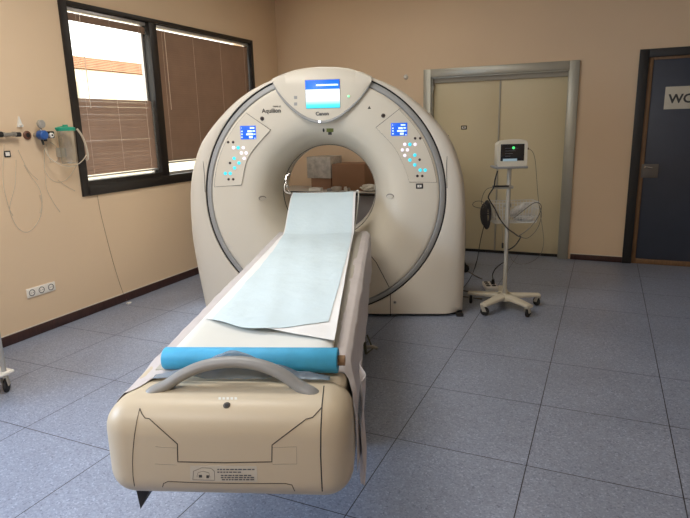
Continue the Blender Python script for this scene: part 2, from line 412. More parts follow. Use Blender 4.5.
MB().box((EX0+.0, .1, 0), (EX1, .24, EZ)).build('door_backing', M_['dark'], d)

# ---- window
wn = thing('window_1', (0, (WY0+WY1)/2, WZ0), 'dark framed two pane window in the left wall', 'window', kind='structure')
PZ0, PZ1 = 1.05, 2.405; PA = (-3.118, -2.252); PB = (-2.158, -.615)
f = MB()
f.box((-.10, WY0, WZ0), (.018, PA[0], WZ1), .004).box((-.10, PB[1], WZ0), (.018, WY1, WZ1), .004).box((-.10, PA[1], PZ0), (.018, PB[0], PZ1), .004)
f.box((-.10, PA[0], WZ0), (.018, PB[1], PZ0), .004).box((-.10, PA[0], PZ0), (.018, PA[1], 1.085)).box((-.10, PA[0], PZ1), (.018, PB[1], WZ1), .004)
f.build('window_frame', M_['winf'], wn)
for a, b in (PA, PB):
    s_ = MB()
    s_.box((-.092, a, PZ0), (-.062, a+.022, PZ1)).box((-.092, b-.022, PZ0), (-.062, b, PZ1)).box((-.092, a, PZ0), (-.062, b, PZ0+.022)).box((-.092, a, PZ1-.022), (-.062, b, PZ1))
    sh = s_.build('sash', M_['alu'], wn)
    MB().box((-.08, a+.02, PZ0+.02), (-.074, b-.02, PZ1-.02)).build('pane', M_['glass'], sh)

w2 = thing('added_window', (0, -6.2, WZ0), 'dark framed window added out of view in the left wall', 'window', kind='structure')  # unseen window added to bring bluish daylight onto the left floor
f = MB()
f.box((-.10, -7.1, WZ0), (.018, -7.0, WZ1), .004).box((-.10, -5.4, WZ0), (.018, -5.3, WZ1), .004).box((-.10, -7.0, WZ0), (.018, -5.4, WZ0+.1), .004).box((-.10, -7.0, WZ1-.07), (.018, -5.4, WZ1), .004)
f.build('window_frame', M_['winf'], w2)
MB().box((-.08, -7.01, WZ0+.09), (-.074, -5.39, WZ1-.06)).build('pane', M_['glass'], w2)

def blind(a, b, zlist, zbot, label, open_cords, tilt, top_=(), sm='slat'):
    rnd_ = random
    r = thing('venetian_blind', (-.03, (a+b)/2, zbot), label, 'blind', 'venetian blinds in the window panes')
    MB().box((-.045, a+.012, PZ1-.03), (-.012, b-.012, PZ1-.004), .002).build('head_rail', M_['alu'], r)
    s = MB(); wd = .0125; gs = MB()
    for z in zlist:
        t = tilt+random.uniform(-.03, .03); dx, dz = math.cos(t)*wd, math.sin(t)*wd
        jit = random.uniform(-.001, .001)
        A = [(-.03-dx, z+dz), (-.03, z+.0016), (-.03+dx, z-dz)]
        for k in range(2):
            (x0, z0), (x1, z1) = A[k], A[k+1]
            (gs if z in top_ else s).prism([(x0, a+.014, z0+jit), (x1, a+.014, z1+jit), (x1, a+.014, z1+.0008+jit), (x0, a+.014, z0+.0008+jit)], (0, b-a-.028, 0))
    s.build('slats', M_['slat'], r, smooth_=False)
    if top_: gs.build('gathered_slats', M_['slat'], r, smooth_=False)
    MB().box((-.042, a+.012, zbot-.016), (-.018, b-.012, zbot), .002).build('bottom_rail', M_['alu'], r)
    n = 3 if b-a < 1 else 4
    for k in range(n):
        y = a+.1+(b-a-.2)*k/(n-1)
        c = MB()
        for x in (-.0445, -.0155): c.cyl((x, y, zbot), (x, y, PZ1-.02), .0011, seg=6)
        c.build('cord', M_['cord'], r)
    MB().cyl((-.008, a+.13, PZ1-.03), (-.008, a+.135, PZ1-.75), .003, seg=8).build('tilt_wand', M_['cord'], r)
zs = [1.137+.0208*i for i in range(29)]
top = [2.345, 2.33, 2.315, 2.355]
blind(PA[0], PA[1], zs+top, 1.122, 'brown slatted blind in the narrow pane, open at its upper half', 3, .98, top)
zs = [1.185+.0208*i for i in range(57)]
blind(PB[0], PB[1], [z for z in zs if z < PZ1-.03], 1.172, 'brown slatted blind covering the wide pane beside the scanner', 4, -1.06)

# ---- outside the window
b = thing('building', (-5.2, -1, -3), 'pale building seen through the open part of the blind', 'building')
p0 = on_axis(75, 57, 0, -5.0); p1 = on_axis(77, 69, 0, -5.0); p2 = on_axis(144, 52, 0, -5.0)
MB().box((-5.6, -9, -3.5), (-5.0, 9, p1.z)).build('wall', M_['facade'], b)
l = MB()
for k in range(7): 
    z = p1.z+.02+(p0.z-p1.z)*k/7
    l.box((-5.08, -9, z), (-4.95, 9, z+(p0.z-p1.z)/7*.75))
l.box((-5.4, -9, p1.z), (-5.08, 9, p0.z+.02))
l.build('louvre_band', M_['louvre'], b)
wf = on_axis(92, 85, 0, -5.0)
MB().box((-5.01, wf.y-.35, wf.z-1.2), (-4.94, wf.y+.15, wf.z+.05), .01).build('window', M_['alu'], b)
tag(MB().box((-12, -14, -3.62), (-.3, 12, -3.5)).build('yard_ground', M_['street']), 'pale paved yard outside the window', 'ground', kind='structure')

# ================================================================== SCANNER GANTRY
ZB = .945                                 # bore centre height
gt = thing('scanner_gantry', G(0, .45, 0), 'large cream ring shaped CT scanner gantry standing in the room', 'ct scanner')
def rev(prof, a0=0, a1=2*PI, n=128):      # revolve (r, v) about the bore axis, angle from the top clockwise
    m = MB(); full = abs(a1-a0-2*PI) < 1e-6
    def fn(i, j):
        a = a0+(a1-a0)*i; x = j*(len(prof)-1); k = min(int(x), len(prof)-2); t = x-k
        r = prof[k][0]+(prof[k+1][0]-prof[k][0])*t; v = prof[k][1]+(prof[k+1][1]-prof[k][1])*t
        return G(math.sin(a)*r, v, ZB+math.cos(a)*r)
    m.grid(fn, n, len(prof)-1, full); return m
cs = [Vector((r, v, 0)) for r, v in ((.858, .012), (.852, -.002), (.80, -.006), (.70, -.004), (.615, .003), (.55, .022), (.49, .062), (.445, .125), (.413, .20), (.390, .29), (.380, .38))]
prof = [(p.x, p.y) for p in smooth(cs, 3)]
fc = rev(prof); FC = fc.bvh()
fc.build('front_cover', M_['shell'], gt)
rev([(.380, .38), (.386, .384), (.386, .394), (.377, .398)]).build('bore_gap', M_['bseam'], gt)
rev([(.377, .398), (.374, .41), (.374, .62), (.380, .66)], n=96).build('bore_liner', M_['liner'], gt)
cs = [Vector((r, v, 0)) for r, v in ((.380, .66), (.40, .74), (.44, .83), (.54, .905), (.70, .94), (.86, .945))]
rev([(p.x, p.y) for p in smooth(cs, 3)], n=96).build('rear_cover', M_['shell'], gt)
rev([(.858, .014), (.863, .005), (.869, -.001), (.888, .001), (.899, .008), (.903, .02)]).build('ring_trim', M_['ringm'], gt)
rev([(.902, .016), (.912, .016)]).build('ring_gap', M_['bseam'], gt)
# housing outline (u, z): right half from the crown down; left half mirrored with a slightly slimmer foot
half = [(0, 1.883), (.1, 1.879), (.2, 1.866), (.30, 1.836), (.367, 1.806), (.47, 1.765), (.572, 1.713), (.67, 1.645), (.755, 1.572), (.82, 1.508), (.875, 1.447), (.93, 1.378)]
sideR = [(.93, 1.378), (.962, 1.32), (.988, 1.26), (1.02, 1.17), (1.042, 1.08), (1.06, .95), (1.069, .80), (1.072, .65), (1.072, .5), (1.07, .3), (1.066, .15), (1.062, .03)]
sideL = [(-u*(1-(.045*max(0, (.6-z)/.6))), z) for u, z in sideR]
def ring_part(outline, inner=.912, zoff=0, depth0=0.0, dmax=.80, rise=.13):
    """surface from the ring gap outwards to the outline, round the edge and back"""
    pts = smooth([Vector((o[0], o[1], o[2] if len(o) > 2 else 1)) for o in outline], 5)
    m = MB()
    def fn(i, j):
        x = i*(len(pts)-1); k = min(int(x), len(pts)-2); t = x-k; o = pts[k].lerp(pts[k+1], t)
        d = Vector((o.x, o.y-ZB, 0)); L = d.length; e = d/L; w_ = L-inner
        steps = [(0, .016), (0, .003), (.04, .0), (.5, .002), (.72, .010), (.85, .030), (.94, .062), (1, rise), (1, .4), (1, dmax), (.85, dmax+.08), (.5, dmax+.12), (0, dmax+.13)]
        s, v = steps[min(j_(j, len(steps)), len(steps)-1)]
        if 0 < s and v <= rise: v *= max(0, min(1, o.z))
        r = inner+w_*s
        return G(e.x*r, v, ZB+e.y*r)
    def j_(j, n): return int(round(j*(n-1)))
    m.grid(fn, len(pts)-1, 12); return m
left_half = [(-u, z) for u, z in half][::-1]
ar = ring_part(left_half+half[1:]); AR = ar.bvh(); ar.build('arch_cover', M_['shell2'], gt, ang=50)
uL = sideL[-1][0]
foot = [(1.062, .03, .95), (1.055, .024, .85), (1.03, .024, .62), (1.0, .024, .38), (.97, .024, .2), (.93, .024, .06), (.88, .024, 0), (.7, .024, 0), (.5, .024, 0), (.3, .024, 0), (.1, .024, 0), (-.1, .024, 0), (-.3, .024, 0), (-.5, .024, 0), (-.7, .024, 0), (uL+.17, .024, 0), (uL+.12, .024, .06), (uL+.08, .024, .25), (uL+.04, .024, .55), (uL+.01, .024, .85), (uL, .03, .95)]
lo_ = ring_part([(u, z, 1) for u, z in sideR[:-1]]+foot+[(u, z, 1) for u, z in sideL[:-1]][::-1]); SR = lo_.bvh(); SL = SR
lo_.build('lower_cover', M_['shell2'], gt, ang=50)
MB().box((-.98, .06, 0), (1.02, .88, .023)).xf(GM).build('shadow_gap_plinth', M_['bseam'], gt)  # black strip stands in for the shadow gap under the housing
MB().box((1.0, .0, 0), (1.055, .1, .02), .004).xf(GM).build('foot_pad', M_['rubber'], gt)
# seams
b_all = [AR, SR, SL]
for s_ in (1, -1):
    sx = MB().tube([G(s_*u, v, z) for u, v, z in ((.932, .128, 1.378), (.925, .07, 1.36), (.915, .028, 1.33), (.912, .006, 1.28), (.908, .0, 1.18), (.909, .0, 1.1), (.913, .0, 1.0))], .0022, 6)
    sx.build('seam', M_['bseam'], gt)
GAPB = FC
# top console
con_px = [(272, 80), (274.5, 86), (279, 94), (286, 102.5), (294, 110), (303, 116.5), (312, 120.5), (321, 122), (330, 120.8), (339, 116.5), (348, 110), (357, 101.5), (365, 92), (371.5, 82)]
cpt = [lv(x, y, -.02) for x, y in con_px]
cpt = [(p.x, p.y) for p in smooth([Vector((u, z, 0)) for u, z in cpt], 4)]
def z_arch(u):
    u = abs(u)
    for (u0, z0), (u1, z1) in zip(half, half[1:]):
        if u0 <= u <= u1: return z0+(z1-z0)*(u-u0)/(u1-u0)
    return half[-1][1]
m = MB()
def cf(i, j):
    x = i*(len(cpt)-1); k = min(int(x), len(cpt)-2); t = x-k
    u = cpt[k][0]+(cpt[k+1][0]-cpt[k][0])*t; zb = cpt[k][1]+(cpt[k+1][1]-cpt[k][1])*t; zt = max(zb+.004, z_arch(u)+.002)
    rows = [(zb, .012), (zb, -.018), (zb+.1*(zt-zb), -.024), (zb+.6*(zt-zb), -.022), (zt-.035*(zt-zb)-.006, -.016), (zt-.004, .004), (zt+.004, .06), (zt+.003, .16), (zt-.001, .3)]
    z, v = rows[int(round(j*8))]
    return G(u, v, z)
m.grid(cf, len(cpt)-1, 8); CB = m.bvh()
con = m.build('top_console', M_['shell'], gt, ang=60)
arc = [G(u, -.020, z) for u, z in cpt]
MB().tube(arc[2:-2], lambda t: .0035+.0085*math.sin(PI*t), 8).build('console_trim', M_['ringm'], con)
def decal(corners, bvh, off=.001, n=6):    # quad (TL, TR, BR, BL in the photo) laid on a surface with thickness
    tl, tr, br, bl = corners
    def fn(i, j):
        x = (tl[0]*(1-i)+tr[0]*i)*(1-j)+(bl[0]*(1-i)+br[0]*i)*j; y = (tl[1]*(1-i)+tr[1]*i)*(1-j)+(bl[1]*(1-i)+br[1]*i)*j
        return snap(x, y, bvh, off)
    return MB().slab(fn, n, n, -ray(*tl).normalized()*-.002*-1)
def plate(x0, y0, x1, y1, v, th=.004, bevel=0, pad=0):   # upright plate in the scanner plane
    u0, za = lv(x0, y0, v); u1, zb_ = lv(x1, y1, v)
    return MB().box((min(u0, u1)-pad, v, min(za, zb_)-pad), (max(u0, u1)+pad, v+th, max(za, zb_)+pad), bevel).xf(GM)
bz = plate(305.2, 80.4, 340, 107.6, -.026, .012, .004, .004).build('display_bezel', M_['hgrey'], con)
plate(305.2, 80.4, 340, 107.6, -.0275, .004).build('display_screen', M_['screen'], bz) if False else None
sc_ = plate(305.2, 80.4, 340, 107.6, -.0278, .006, .001); sc_.build('display_screen', M_['screen'], con)
plate(316, 84.4, 338, 85.4, -.0284, .001).build('display_line', M_['digit'], con)
u, z = lv(322.3, 115.3, -.025)
MB().text('Canon', tuple(G(u, -.0262, z)), GU, ZZ, .036, .001, 'CENTER', .0009).build('logo_lettering', M_['logo'], con)
def disc(px, py, v, r, name, m_, par, th=.004):
    u, z = lv(px, py, v)
    return MB().lathe([(r, 0), (r, th*.7), (r*.8, th)], tuple(G(u, v, z)), -GV, 16).build(name, m_, par)
g_ = disc(348.6, 96.3, -.024, .011, 'power_button', M_['white'], con); disc(348.6, 96.3, -.029, .0075, 'power_light', M_['led'], con)
disc(319.5, 121.6, -.033, .008, 'status_light', M_['wled'], con, .006)
for yy in (97.5, 104): plate(294, yy-1.5, 297.2, yy+1.5, -.0245, .002).build('console_icon', M_['ringm'], con)
u, z = lv(271.5, 112.6, -.006); MB().text('Aquilion', tuple(G(u, -.0075, z)), GU, ZZ, .042, .001, 'CENTER', .0009).build('model_lettering', M_['text'], gt)
u, z = lv(277, 107.2, -.006); MB().text('PRIME SP', tuple(G(u, -.0075, z)), GU, ZZ, .015, .0008).build('model_lettering', M_['text'], gt)
# laser window and label under the console (on the dish)
def dish_disc(px, py, r, name, m_, par, sc=(1, 1), th=.004):
    p = snap(px, py, FC, .0); q1 = snap(px+2, py, FC, 0); q2 = snap(px, py+2, FC, 0)
    n = (q1-p).cross(q2-p).normalized()
    if n.dot(CAM-p) < 0: n = -n
    x = (q1-p).normalized(); y = n.cross(x)
    mm = MB()
    mm.prism([p-n*.002+(x*math.cos(t)*r*sc[0]+y*math.sin(t)*r*sc[1]) for t in [2*PI*k/20 for k in range(20)]], n*(th+.002))
    return mm.build(name, m_, par)
lw = dish_disc(323.6, 130.2, .009, 'laser_window', M_['black'], gt, (.8, 1.9))
tl = MB().slab(lambda i, j: snap(326.5+7*i, 128.4+3.6*j, FC, .001), 3, 3, GV*.0015).build('warning_label', M_['gsign'], gt)
MB().slab(lambda i, j: snap(328.2+3.6*i, 132+2.8*j, FC, .0014), 3, 3, GV*.0015).build('warning_label', M_['text'], gt)
for px, py, nm in ((262.2, 118.6, 0), (383.2, 115.6, 1)):
    s0 = disc(px, py, -.006, .015, 'lock_screw', M_['dkbtn'], gt, .004); disc(px, py, -.0095, .006, 'screw_slot', M_['bseam'], s0, .002)
u, z = lv(369.3, 107.5, -.005); MB().prism([G(u-.012, -.0055, z-.01), G(u+.012, -.0055, z-.01), G(u, -.0055, z+.012)], -GV*.001).build('warning_triangle', M_['text'], gt)
# control panels
panels = {
 -1: dict(out=[(246.7, 113.6), (270.3, 130), (256.4, 145.6), (249.5, 155), (246, 162.5), (243, 176), (241.3, 185), (208.6, 186.2)], org=(215, 110), s=6.47,
   dark=[(85, 208), (117, 208), (97, 343), (88, 448), (118, 448)], white=[(120, 244), (183, 244), (171, 278), (202, 278), (189, 313)],
   cyan=[(150, 244), (124, 313), (155, 343), (127, 375), (67, 410), (99, 410)], lcd=(162, 103, 267, 188)),
 1: dict(out=[(400.3, 108.4), (376.1, 127.6), (390.5, 142.8), (397, 151.5), (401.2, 160), (406, 171), (409.3, 181.9), (438, 182)], org=(375, 110), s=5.76,
   dark=[(231, 163), (260, 163), (257, 286), (244, 380), (272, 380)], white=[(172, 198), (231, 198), (158, 230), (187, 230), (172, 262)],
   cyan=[(201, 198), (229, 260), (201, 288), (229, 316), (260, 346), (289, 346)], lcd=(92, 75, 186, 147))}
VP = -.0085
for sgn, P in panels.items():
    pts = [lv(x, y, VP) for x, y in P['out']]
    core_ = [pts[0], pts[1]]+[(q.x, q.y) for q in smooth([Vector((a, b_, 0)) for a, b_ in pts[1:7]], 4)[1:]]+[pts[7]]
    a1 = math.atan2(pts[7][0], pts[7][1]-ZB); a0 = math.atan2(pts[0][0], pts[0][1]-ZB)
    arcp = [(math.sin(a1+(a0-a1)*k/16)*.840, ZB+math.cos(a1+(a0-a1)*k/16)*.840) for k in range(17)]
    poly = core_[:-1]+arcp
    cx = sum(p[0] for p in poly)/len(poly); cz = sum(p[1] for p in poly)/len(poly)
    MB().prism([G(cx+(a-cx)*1.014, -.0072, cz+(b_-cz)*1.009) for a, b_ in poly], GV*.006).build('panel_gap', M_['seam'], gt)
    pn = MB().prism([G(a, VP, b_) for a, b_ in poly], GV*.004).build('control_panel', M_['shell'], gt)
    ox, oy, s = P['org'][0], P['org'][1], P['s']
    for lst, mm, nm, r in ((P['dark'], 'dkbtn', 'button', .0095), (P['white'], 'white_l', 'button', .0115), (P['cyan'], 'cyan', 'button', .0125)):
        for x, y in lst: disc(ox+x/s, oy+y/s, VP, r, nm, M_[mm], pn, .003)
    x0, y0, x1, y1 = P['lcd']
    x0, x1, y0, y1 = ox+x0/s, ox+x1/s, oy+y0/s, oy+y1/s
    plate(x0, y0, x1, y1, VP-.003, .004, .001).build('position_display', M_['lcd'], pn)
    W_, H_ = x1-x0, y1-y0
    cols = ([(.08, .10, .12, .2), (.08, .16, .37, .46), (.08, .16, .58, .68), (.08, .16, .82, .9)], [(.60, .88, .1, .2), (.45, .72, .34, .48), (.76, .92, .34, .44), (.38, .82, .57, .70), (.85, .95, .58, .66), (.55, .78, .78, .93), (.88, .95, .9, .96)])
    for rows in cols:
        for a, b_, c_, e_ in rows:
            ua, za = lv(x0+W_*a, y0+H_*c_, VP-.004); ub, zb_ = lv(x0+W_*b_, y0+H_*e_, VP-.004)
            MB().box((ua, VP-.0042, zb_), (ub, VP-.003, za)).xf(GM).build('display_digits', M_['digit'], pn)
# little framed mark and grip recesses
a = plate(416, 183.6, 423, 188.6, -.0085, .003, .001).build('icon_frame', M_['bseam'], gt); k = plate(417.4, 184.9, 421.6, 187.3, -.0098, .002).build('icon_face', M_['white'], a); 
u, z = lv(419.5, 186.1, -.01); MB().box((u-.004, -.0108, z-.003), (u+.004, -.0095, z+.003)).xf(GM).build('icon_dot', M_['text'], a)
for px, py in ((262.3, 198.2), (390.2, 196)):
    o = dish_disc(px, py, .0185, 'grip_recess', M_['sockin'], gt, (1.85, 1.0), .006)  # darker rim paints the shade along the recess's upper edge
    dish_disc(px+.2, py+.55, .0160, 'recess_hollow', M_['liner'], o, (1.9, .85), .0072)
# lower centre cover seams
for pxs in ([(368.6, 253.3), (376.3, 262.6), (390.4, 289.5)],):
    s_ = seam(pxs, FC, .0026); s_.build('seam', M_['bseam'], gt)
MB().tube([G(lv(390.4, y, 0)[0], -.001, lv(390.4, y, 0)[1]) for y in (293.5, 300, 308, 315.6)], .0026, 6).build('seam', M_['bseam'], gt)
s0 = disc(394.8, 302.3, .002, .013, 'cover_lock', M_['ringm'], gt, .003); disc(394.8, 302.3, -.001, .006, 'lock_slot', M_['seam'], s0, .001)
disc(373.2, 288.4, -.002, .011, 'screw_cap', M_['cream'], gt, .003)

# ================================================================== PATIENT COUCH
V0, V1 = -2.862, -.13
cc = thing('patient_couch', G(0, -1.6, 0), 'cream patient couch with a rounded end and arched grey handle', 'couch')
bd = MB().box((-.368, V0, .405), (.366, -2.60, .703), .085, 8).xf(GM); BD = bd.bvh(); bd.build('end_cover', M_['cream'], cc, ang=60)
MB().box((-.342, -2.66, .44), (.338, V1, .702), .03, 4).xf(GM).build('couch_body', M_['cream'], cc, ang=60)
m = MB().box((-.26, -2.0, 0.0), (.26, -.25, .03), .01).xf(GM); m.build('base_plate', M_['beige2'], cc)
m = MB().box((-.23, -1.9, .03), (.23, -.35, .46), .03, 3).xf(GM); m.build('pedestal', M_['cream'], cc)
MB().tube([G(.24, -.75, .04), G(.30, -.75, .045), G(.37, -.75, .05), G(.40, -.76, .04)], .012, 8).build('pedal_arm', M_['steel'], cc)
# front end seams
S1 = [(139.8, 408.5), (137, 420), (134.5, 435), (133, 450), (132.5, 462), (133, 476), (134.5, 486)]
S2 = [(324, 386), (322, 405), (320.8, 430), (320.6, 455), (321.4, 475), (322.3, 491)]
seam(S1, BD, .0012).build('seam', M_['seam'], cc); seam(S2, BD, .0018).build('seam', M_['bseam'], cc)
S3 = [(139.8, 408.5), (142, 414), (145, 418), (149.5, 418.8), (155, 424), (177.4, 443.9), (177.8, 461.7), (225, 462.6), (271.8, 461.8), (272, 445), (306, 419.2), (312.6, 417.4), (321.8, 407.5)]
seam(S3, BD, .0016, 2.5).build('hatch_seam', M_['seam'], cc)
for q in ([(178, 448), (163, 447.5), (155.5, 446.5)], [(272.5, 447.6), (296.5, 446.8), (296.8, 464), (272.5, 464.3)], [(155, 464), (177, 465)]):
    seam(q, BD, .0005).build('panel_mark', M_['sockin'], cc)
seam([(162.5, 487), (163.5, 483.5), (168, 481.4), (200, 482.8), (245, 483.6), (285, 483.4), (292, 485), (294.8, 491)], BD, .0012, 3).build('seam', M_['seam'], cc)
lb = MB().slab(lambda i, j: snap(190.3+(66.5+.7*j)*i, 465.2+15.5*j+1.0*i, BD, .0008), 10, 4, -GV*.001).build('rating_label', M_['labelm'], cc)
def on_lab(x, y, w_, h_, mm, nm='label_print', off=.0014):
    return MB().slab(lambda i, j: snap(x+w_*i, y+h_*j, BD, off), 3, 2, GV*.0004).build(nm, M_[mm], lb)
seam([(193, 479.5), (193.5, 471), (202, 467.5), (211, 468), (214.5, 471), (214.8, 480), (193, 479.5)], BD, .0005, 2, .0012).build('label_drawing', M_['text'], lb)
seam([(197, 477), (198, 472.5), (203, 471), (209, 472.5), (210, 477)], BD, .0004, 2, .0012).build('label_drawing', M_['text'], lb)
on_lab(199, 474.6, 3.2, 2.6, 'text'); on_lab(206.5, 475, 2.6, 2.8, 'text')
pr = MB()
for r_, (ya, xa, xb) in enumerate(((468.6, 217.5, 253.5), (471.3, 217.5, 240), (474.6, 221, 252), (476.7, 221, 252), (478.8, 222, 254))):
    x = xa
    while x < xb:
        wv = random.uniform(1.6, 3.8)
        pr.slab(lambda i, j, x=x, wv=wv, ya=ya: snap(x+wv*i, ya+1.1*j, BD, .0014), 1, 1, GV*.0004); x += wv+.9
pr.build('label_text_rows', M_['logo'], lb)
def body_disc(px, py, r, name, m_, par, th=.002, B=None):
    B = B or BD
    p = snap(px, py, B, 0); n = (snap(px+2, py, B, 0)-p).cross(snap(px, py+2, B, 0)-p).normalized()
    if n.dot(CAM-p) < 0: n = -n
    return MB().lathe([(r, -.002), (r, th*.6), (r*.85, th)], p, n, 20).build(name, m_, par)
lk = body_disc(226.8, 405.4, .0105, 'key_lock', M_['seam'], cc, .0022); body_disc(226.8, 405.4, .006, 'key_slot', M_['bseam'], lk, .003)
pm = MB()
for k in range(5): pm.slab(lambda i, j, k=k: snap(218.5+4*k+2.6*i, 397.3+2.4*j, BD, .0006), 1, 1, GV*.0003)
pm.build('faint_marking', M_['matt'], cc)
# arched handle
H = [(-.262, -2.742, .676), (-.245, -2.735, .697), (-.205, -2.722, .714), (-.15, -2.705, .745), (-.085, -2.692, .767), (0, -2.686, .776), (.085, -2.692, .767), (.15, -2.705, .745), (.205, -2.722, .714), (.245, -2.735, .697), (.262, -2.742, .676)]
hp = smooth([Vector(p) for p in H], 5)
hd = MB().tube([GM @ p for p in hp], lambda t: .0165+.001*abs(2*t-1)**3, 14, flat=1.35).build('handle', M_['hgrey'], cc)
for s_ in (-1, 1):
    body_disc(236+s_*33+(1 if s_ > 0 else -3), 384.8, .005, 'screw_cap', M_['cream'], cc, .0012)
# cradle rail + mattress
MB().box((-.29, -2.60, .700), (.29, -.20, .712), .004).xf(GM).build('cradle', M_['beige2'], cc)
def mt(i, j):
    u = -.268+(.550-.05*j)*i; v = -2.525+(2.125)*j
    return G(u, v, .742-.010*math.cos(PI*(i-.5))**2+.0 - .010*max(0, (abs(i-.5)-.44)/.06)**2)
MB().slab(mt, 24, 30, (0, 0, .03)).build('mattress', M_['matt'], cc)
# raised head end reaching into the bore
def hs(i, j, off=0):
    u0, u1 = -.245, .235
    v = -.46+.50*j; sm = j*j*(3-2*j); z = .742+off+.232*(.35*j+.65*sm)
    return G(u0+(u1-u0)*i, v, z-.012*math.cos(PI*(i-.5)))
MB().slab(lambda i, j: hs(i, j), 12, 16, (0, 0, .028)).build('head_support', M_['matt'], cc)
MB().prism([G(-.17, -.40, .715), G(-.17, .03, .715), G(-.17, .03, .925), G(-.17, -.12, .83)], GU*.34).build('support_bracket', M_['beige2'], cc)
MB().tube([G(.236, .045, .978), G(.252, .05, .990), G(.256, .02, .94), G(.250, -.1, .86), G(.243, -.25, .785), G(.240, -.42, .742)], .005, 8, sub=4).build('side_lip', M_['matt'], cc)
MB().tube([G(-.25, .05, .976), G(.255, .05, .976)], .006, 8).build('end_rail', M_['chrome'], cc)
# chrome arm bracket on the bore side
MB().tube([G(-.262, .05, .972), G(-.285, .06, 1.0), G(-.30, .07, 1.06), G(-.295, .09, 1.10), G(-.27, .10, 1.12)], .008, 8, sub=4).build('chrome_bracket', M_['chrome'], cc)
MB().tube([G(-.262, .045, .972), G(-.30, .05, .985), G(-.312, .06, 1.02), G(-.305, .08, 1.055)], .006, 8, sub=4).ball(G(-.29, .06, 1.03), .013).build('chrome_bracket', M_['steel'], cc)

# soft cover draped on the couch flanks
def drape(i, j):
    ic = abs(i-.5)*2; fr = max(0, min(1, (ic-.18)/.3)); vf = -2.60-.125*fr*fr*(3-2*fr)+.012*math.sin(i*23)
    v = vf+(-.15-vf)*j
    n = math.sin(v*9+i*5)*.4+math.sin(v*23+i*11)*.25+math.sin(v*4.1-i*7)*.5+math.sin(v*47+i*30)*.2
    k_ = max(0, min(1, (-2.46-v)/.14)); k_ = k_*k_*(3-2*k_)
    P = [(-.349, .60), (-.350, .655), (-.345, .690), (-.328, .706), (-.30, .7085), (-.27, .7085), (0, .7085), (.27, .7085), (.30, .7085), (.324, .706), (.341, .690), (.347, .655), (.349, .60), (.350, .54), (.351, .48), (.352, .43)]
    Q = [(-.371, .56), (-.371, .618), (-.360, .662), (-.333, .692), (-.30, .7045), (-.27, .7075), (0, .7085), (.27, .7075), (.30, .7045), (.331, .692), (.358, .662), (.368, .636), (.370, .60), (.371, .54), (.372, .48), (.373, .43)]
    P = [(a+(c-a)*k_, b_+(d_-b_)*k_) for (a, b_), (c, d_) in zip(P, Q)]
    x = i*(len(P)-1); k = min(int(x), len(P)-2); t = x-k
    u = P[k][0]+(P[k+1][0]-P[k][0])*t; z = P[k][1]+(P[k+1][1]-P[k][1])*t
    am = .005
    hem = (.02*math.sin(v*6)+.012*math.sin(v*17)) if (i > .95 or i < .03) else 0
    if abs(u) > .335: u += (abs(n)*am)*(1 if u > 0 else -1)
    else: z += abs(n)*am*(1 if abs(u) > .27 else 0)
    e = min(1, (1-j)/.03) ; 
    return G(u, v, z+hem)
tag(MB().slab(drape, 60, 150, (0, 0, .0015)).build('couch_cover', M_['sheet'], None, ang=80), 'crumpled mauve grey cover draped over the sides of the couch', 'cover sheet')
# cloth tail hanging at the near right corner
def tail(i, j):
    z = .69-.355*j
    w_ = .16*(1-j)**.8+.012
    v = -2.60+.02*math.sin(j*5)-.03*j + (i-.2)*w_
    return G(.386+.004*math.sin(j*9+i*5)+.008*math.sin(i*6), v, z)
tag(MB().slab(tail, 10, 30, GU*.0015).build('cloth_tail', M_['sheet'], None, ang=80), 'pointed tail of grey cloth hanging from the near right couch corner', 'cloth')
# white and blue paper
def strip(edgeL, edgeR, zf, nu, nv, z0=.746, th=.0008):
    L_ = smooth([Vector((a, b_, 0)) for a, b_ in edgeL], 8); R_ = smooth([Vector((a, b_, 0)) for a, b_ in edgeR], 8)
    def at(lst, j):
        x = j*(len(lst)-1); k = min(int(x), len(lst)-2); return lst[k].lerp(lst[k+1], x-k)
    def fn(i, j):
        p = at(L_, j).lerp(at(R_, j), i); u, v = p.x, p.y
        if len(zf) == 3 and i not in (0,): v += zf[2]*math.sin(PI*i)*(1-j)
        base = .746
        if v > -.46:
            t = (v+.46)/.50; t = min(1, t); base = .746+.232*(.35*t+.65*t*t*(3-2*t))-.010*math.cos(PI*(max(0, min(1, (u+.245)/.48))-.5))
        elif v > -.56: base = .746
        wv = .0022*math.sin(v*13+u*9)+.0015*math.sin(v*31-u*17)+.0012*math.sin(u*40+v*5)
        return G(u, v, base+zf[0]+wv+zf[1])
    return MB().slab(fn, nu, nv, (0, 0, th))
eL = [(-.245, -2.20), (-.243, -1.8), (-.250, -1.4), (-.246, -1.0), (-.25, -.6), (-.246, -.42), (-.247, -.2), (-.246, .04)]
eR = [(.285, -2.44), (.276, -2.1), (.264, -1.6), (.252, -1.1), (.244, -.7), (.241, -.42), (.238, -.2), (.236, .04)]
tag(strip(eL, eR, (.0035, 0), 24, 110).build('paper_sheet', M_['wpaper'], None, ang=80), 'white paper sheet lying on the couch under the pale blue one', 'paper sheet')
eL = [(-.212, -2.22), (-.205, -1.9), (-.205, -1.5), (-.21, -1.1), (-.225, -.7), (-.238, -.45), (-.240, -.2), (-.240, .045)]
eR = [(.245, -2.24), (.246, -1.9), (.243, -1.5), (.24, -1.1), (.236, -.7), (.228, -.45), (.222, -.2), (.218, .045)]
tag(strip(eL, eR, (.0065, 0, -.10), 24, 110).build('paper_sheet', M_['bpaper'], None, ang=80), 'long pale blue paper sheet running up the couch into the bore', 'paper sheet')
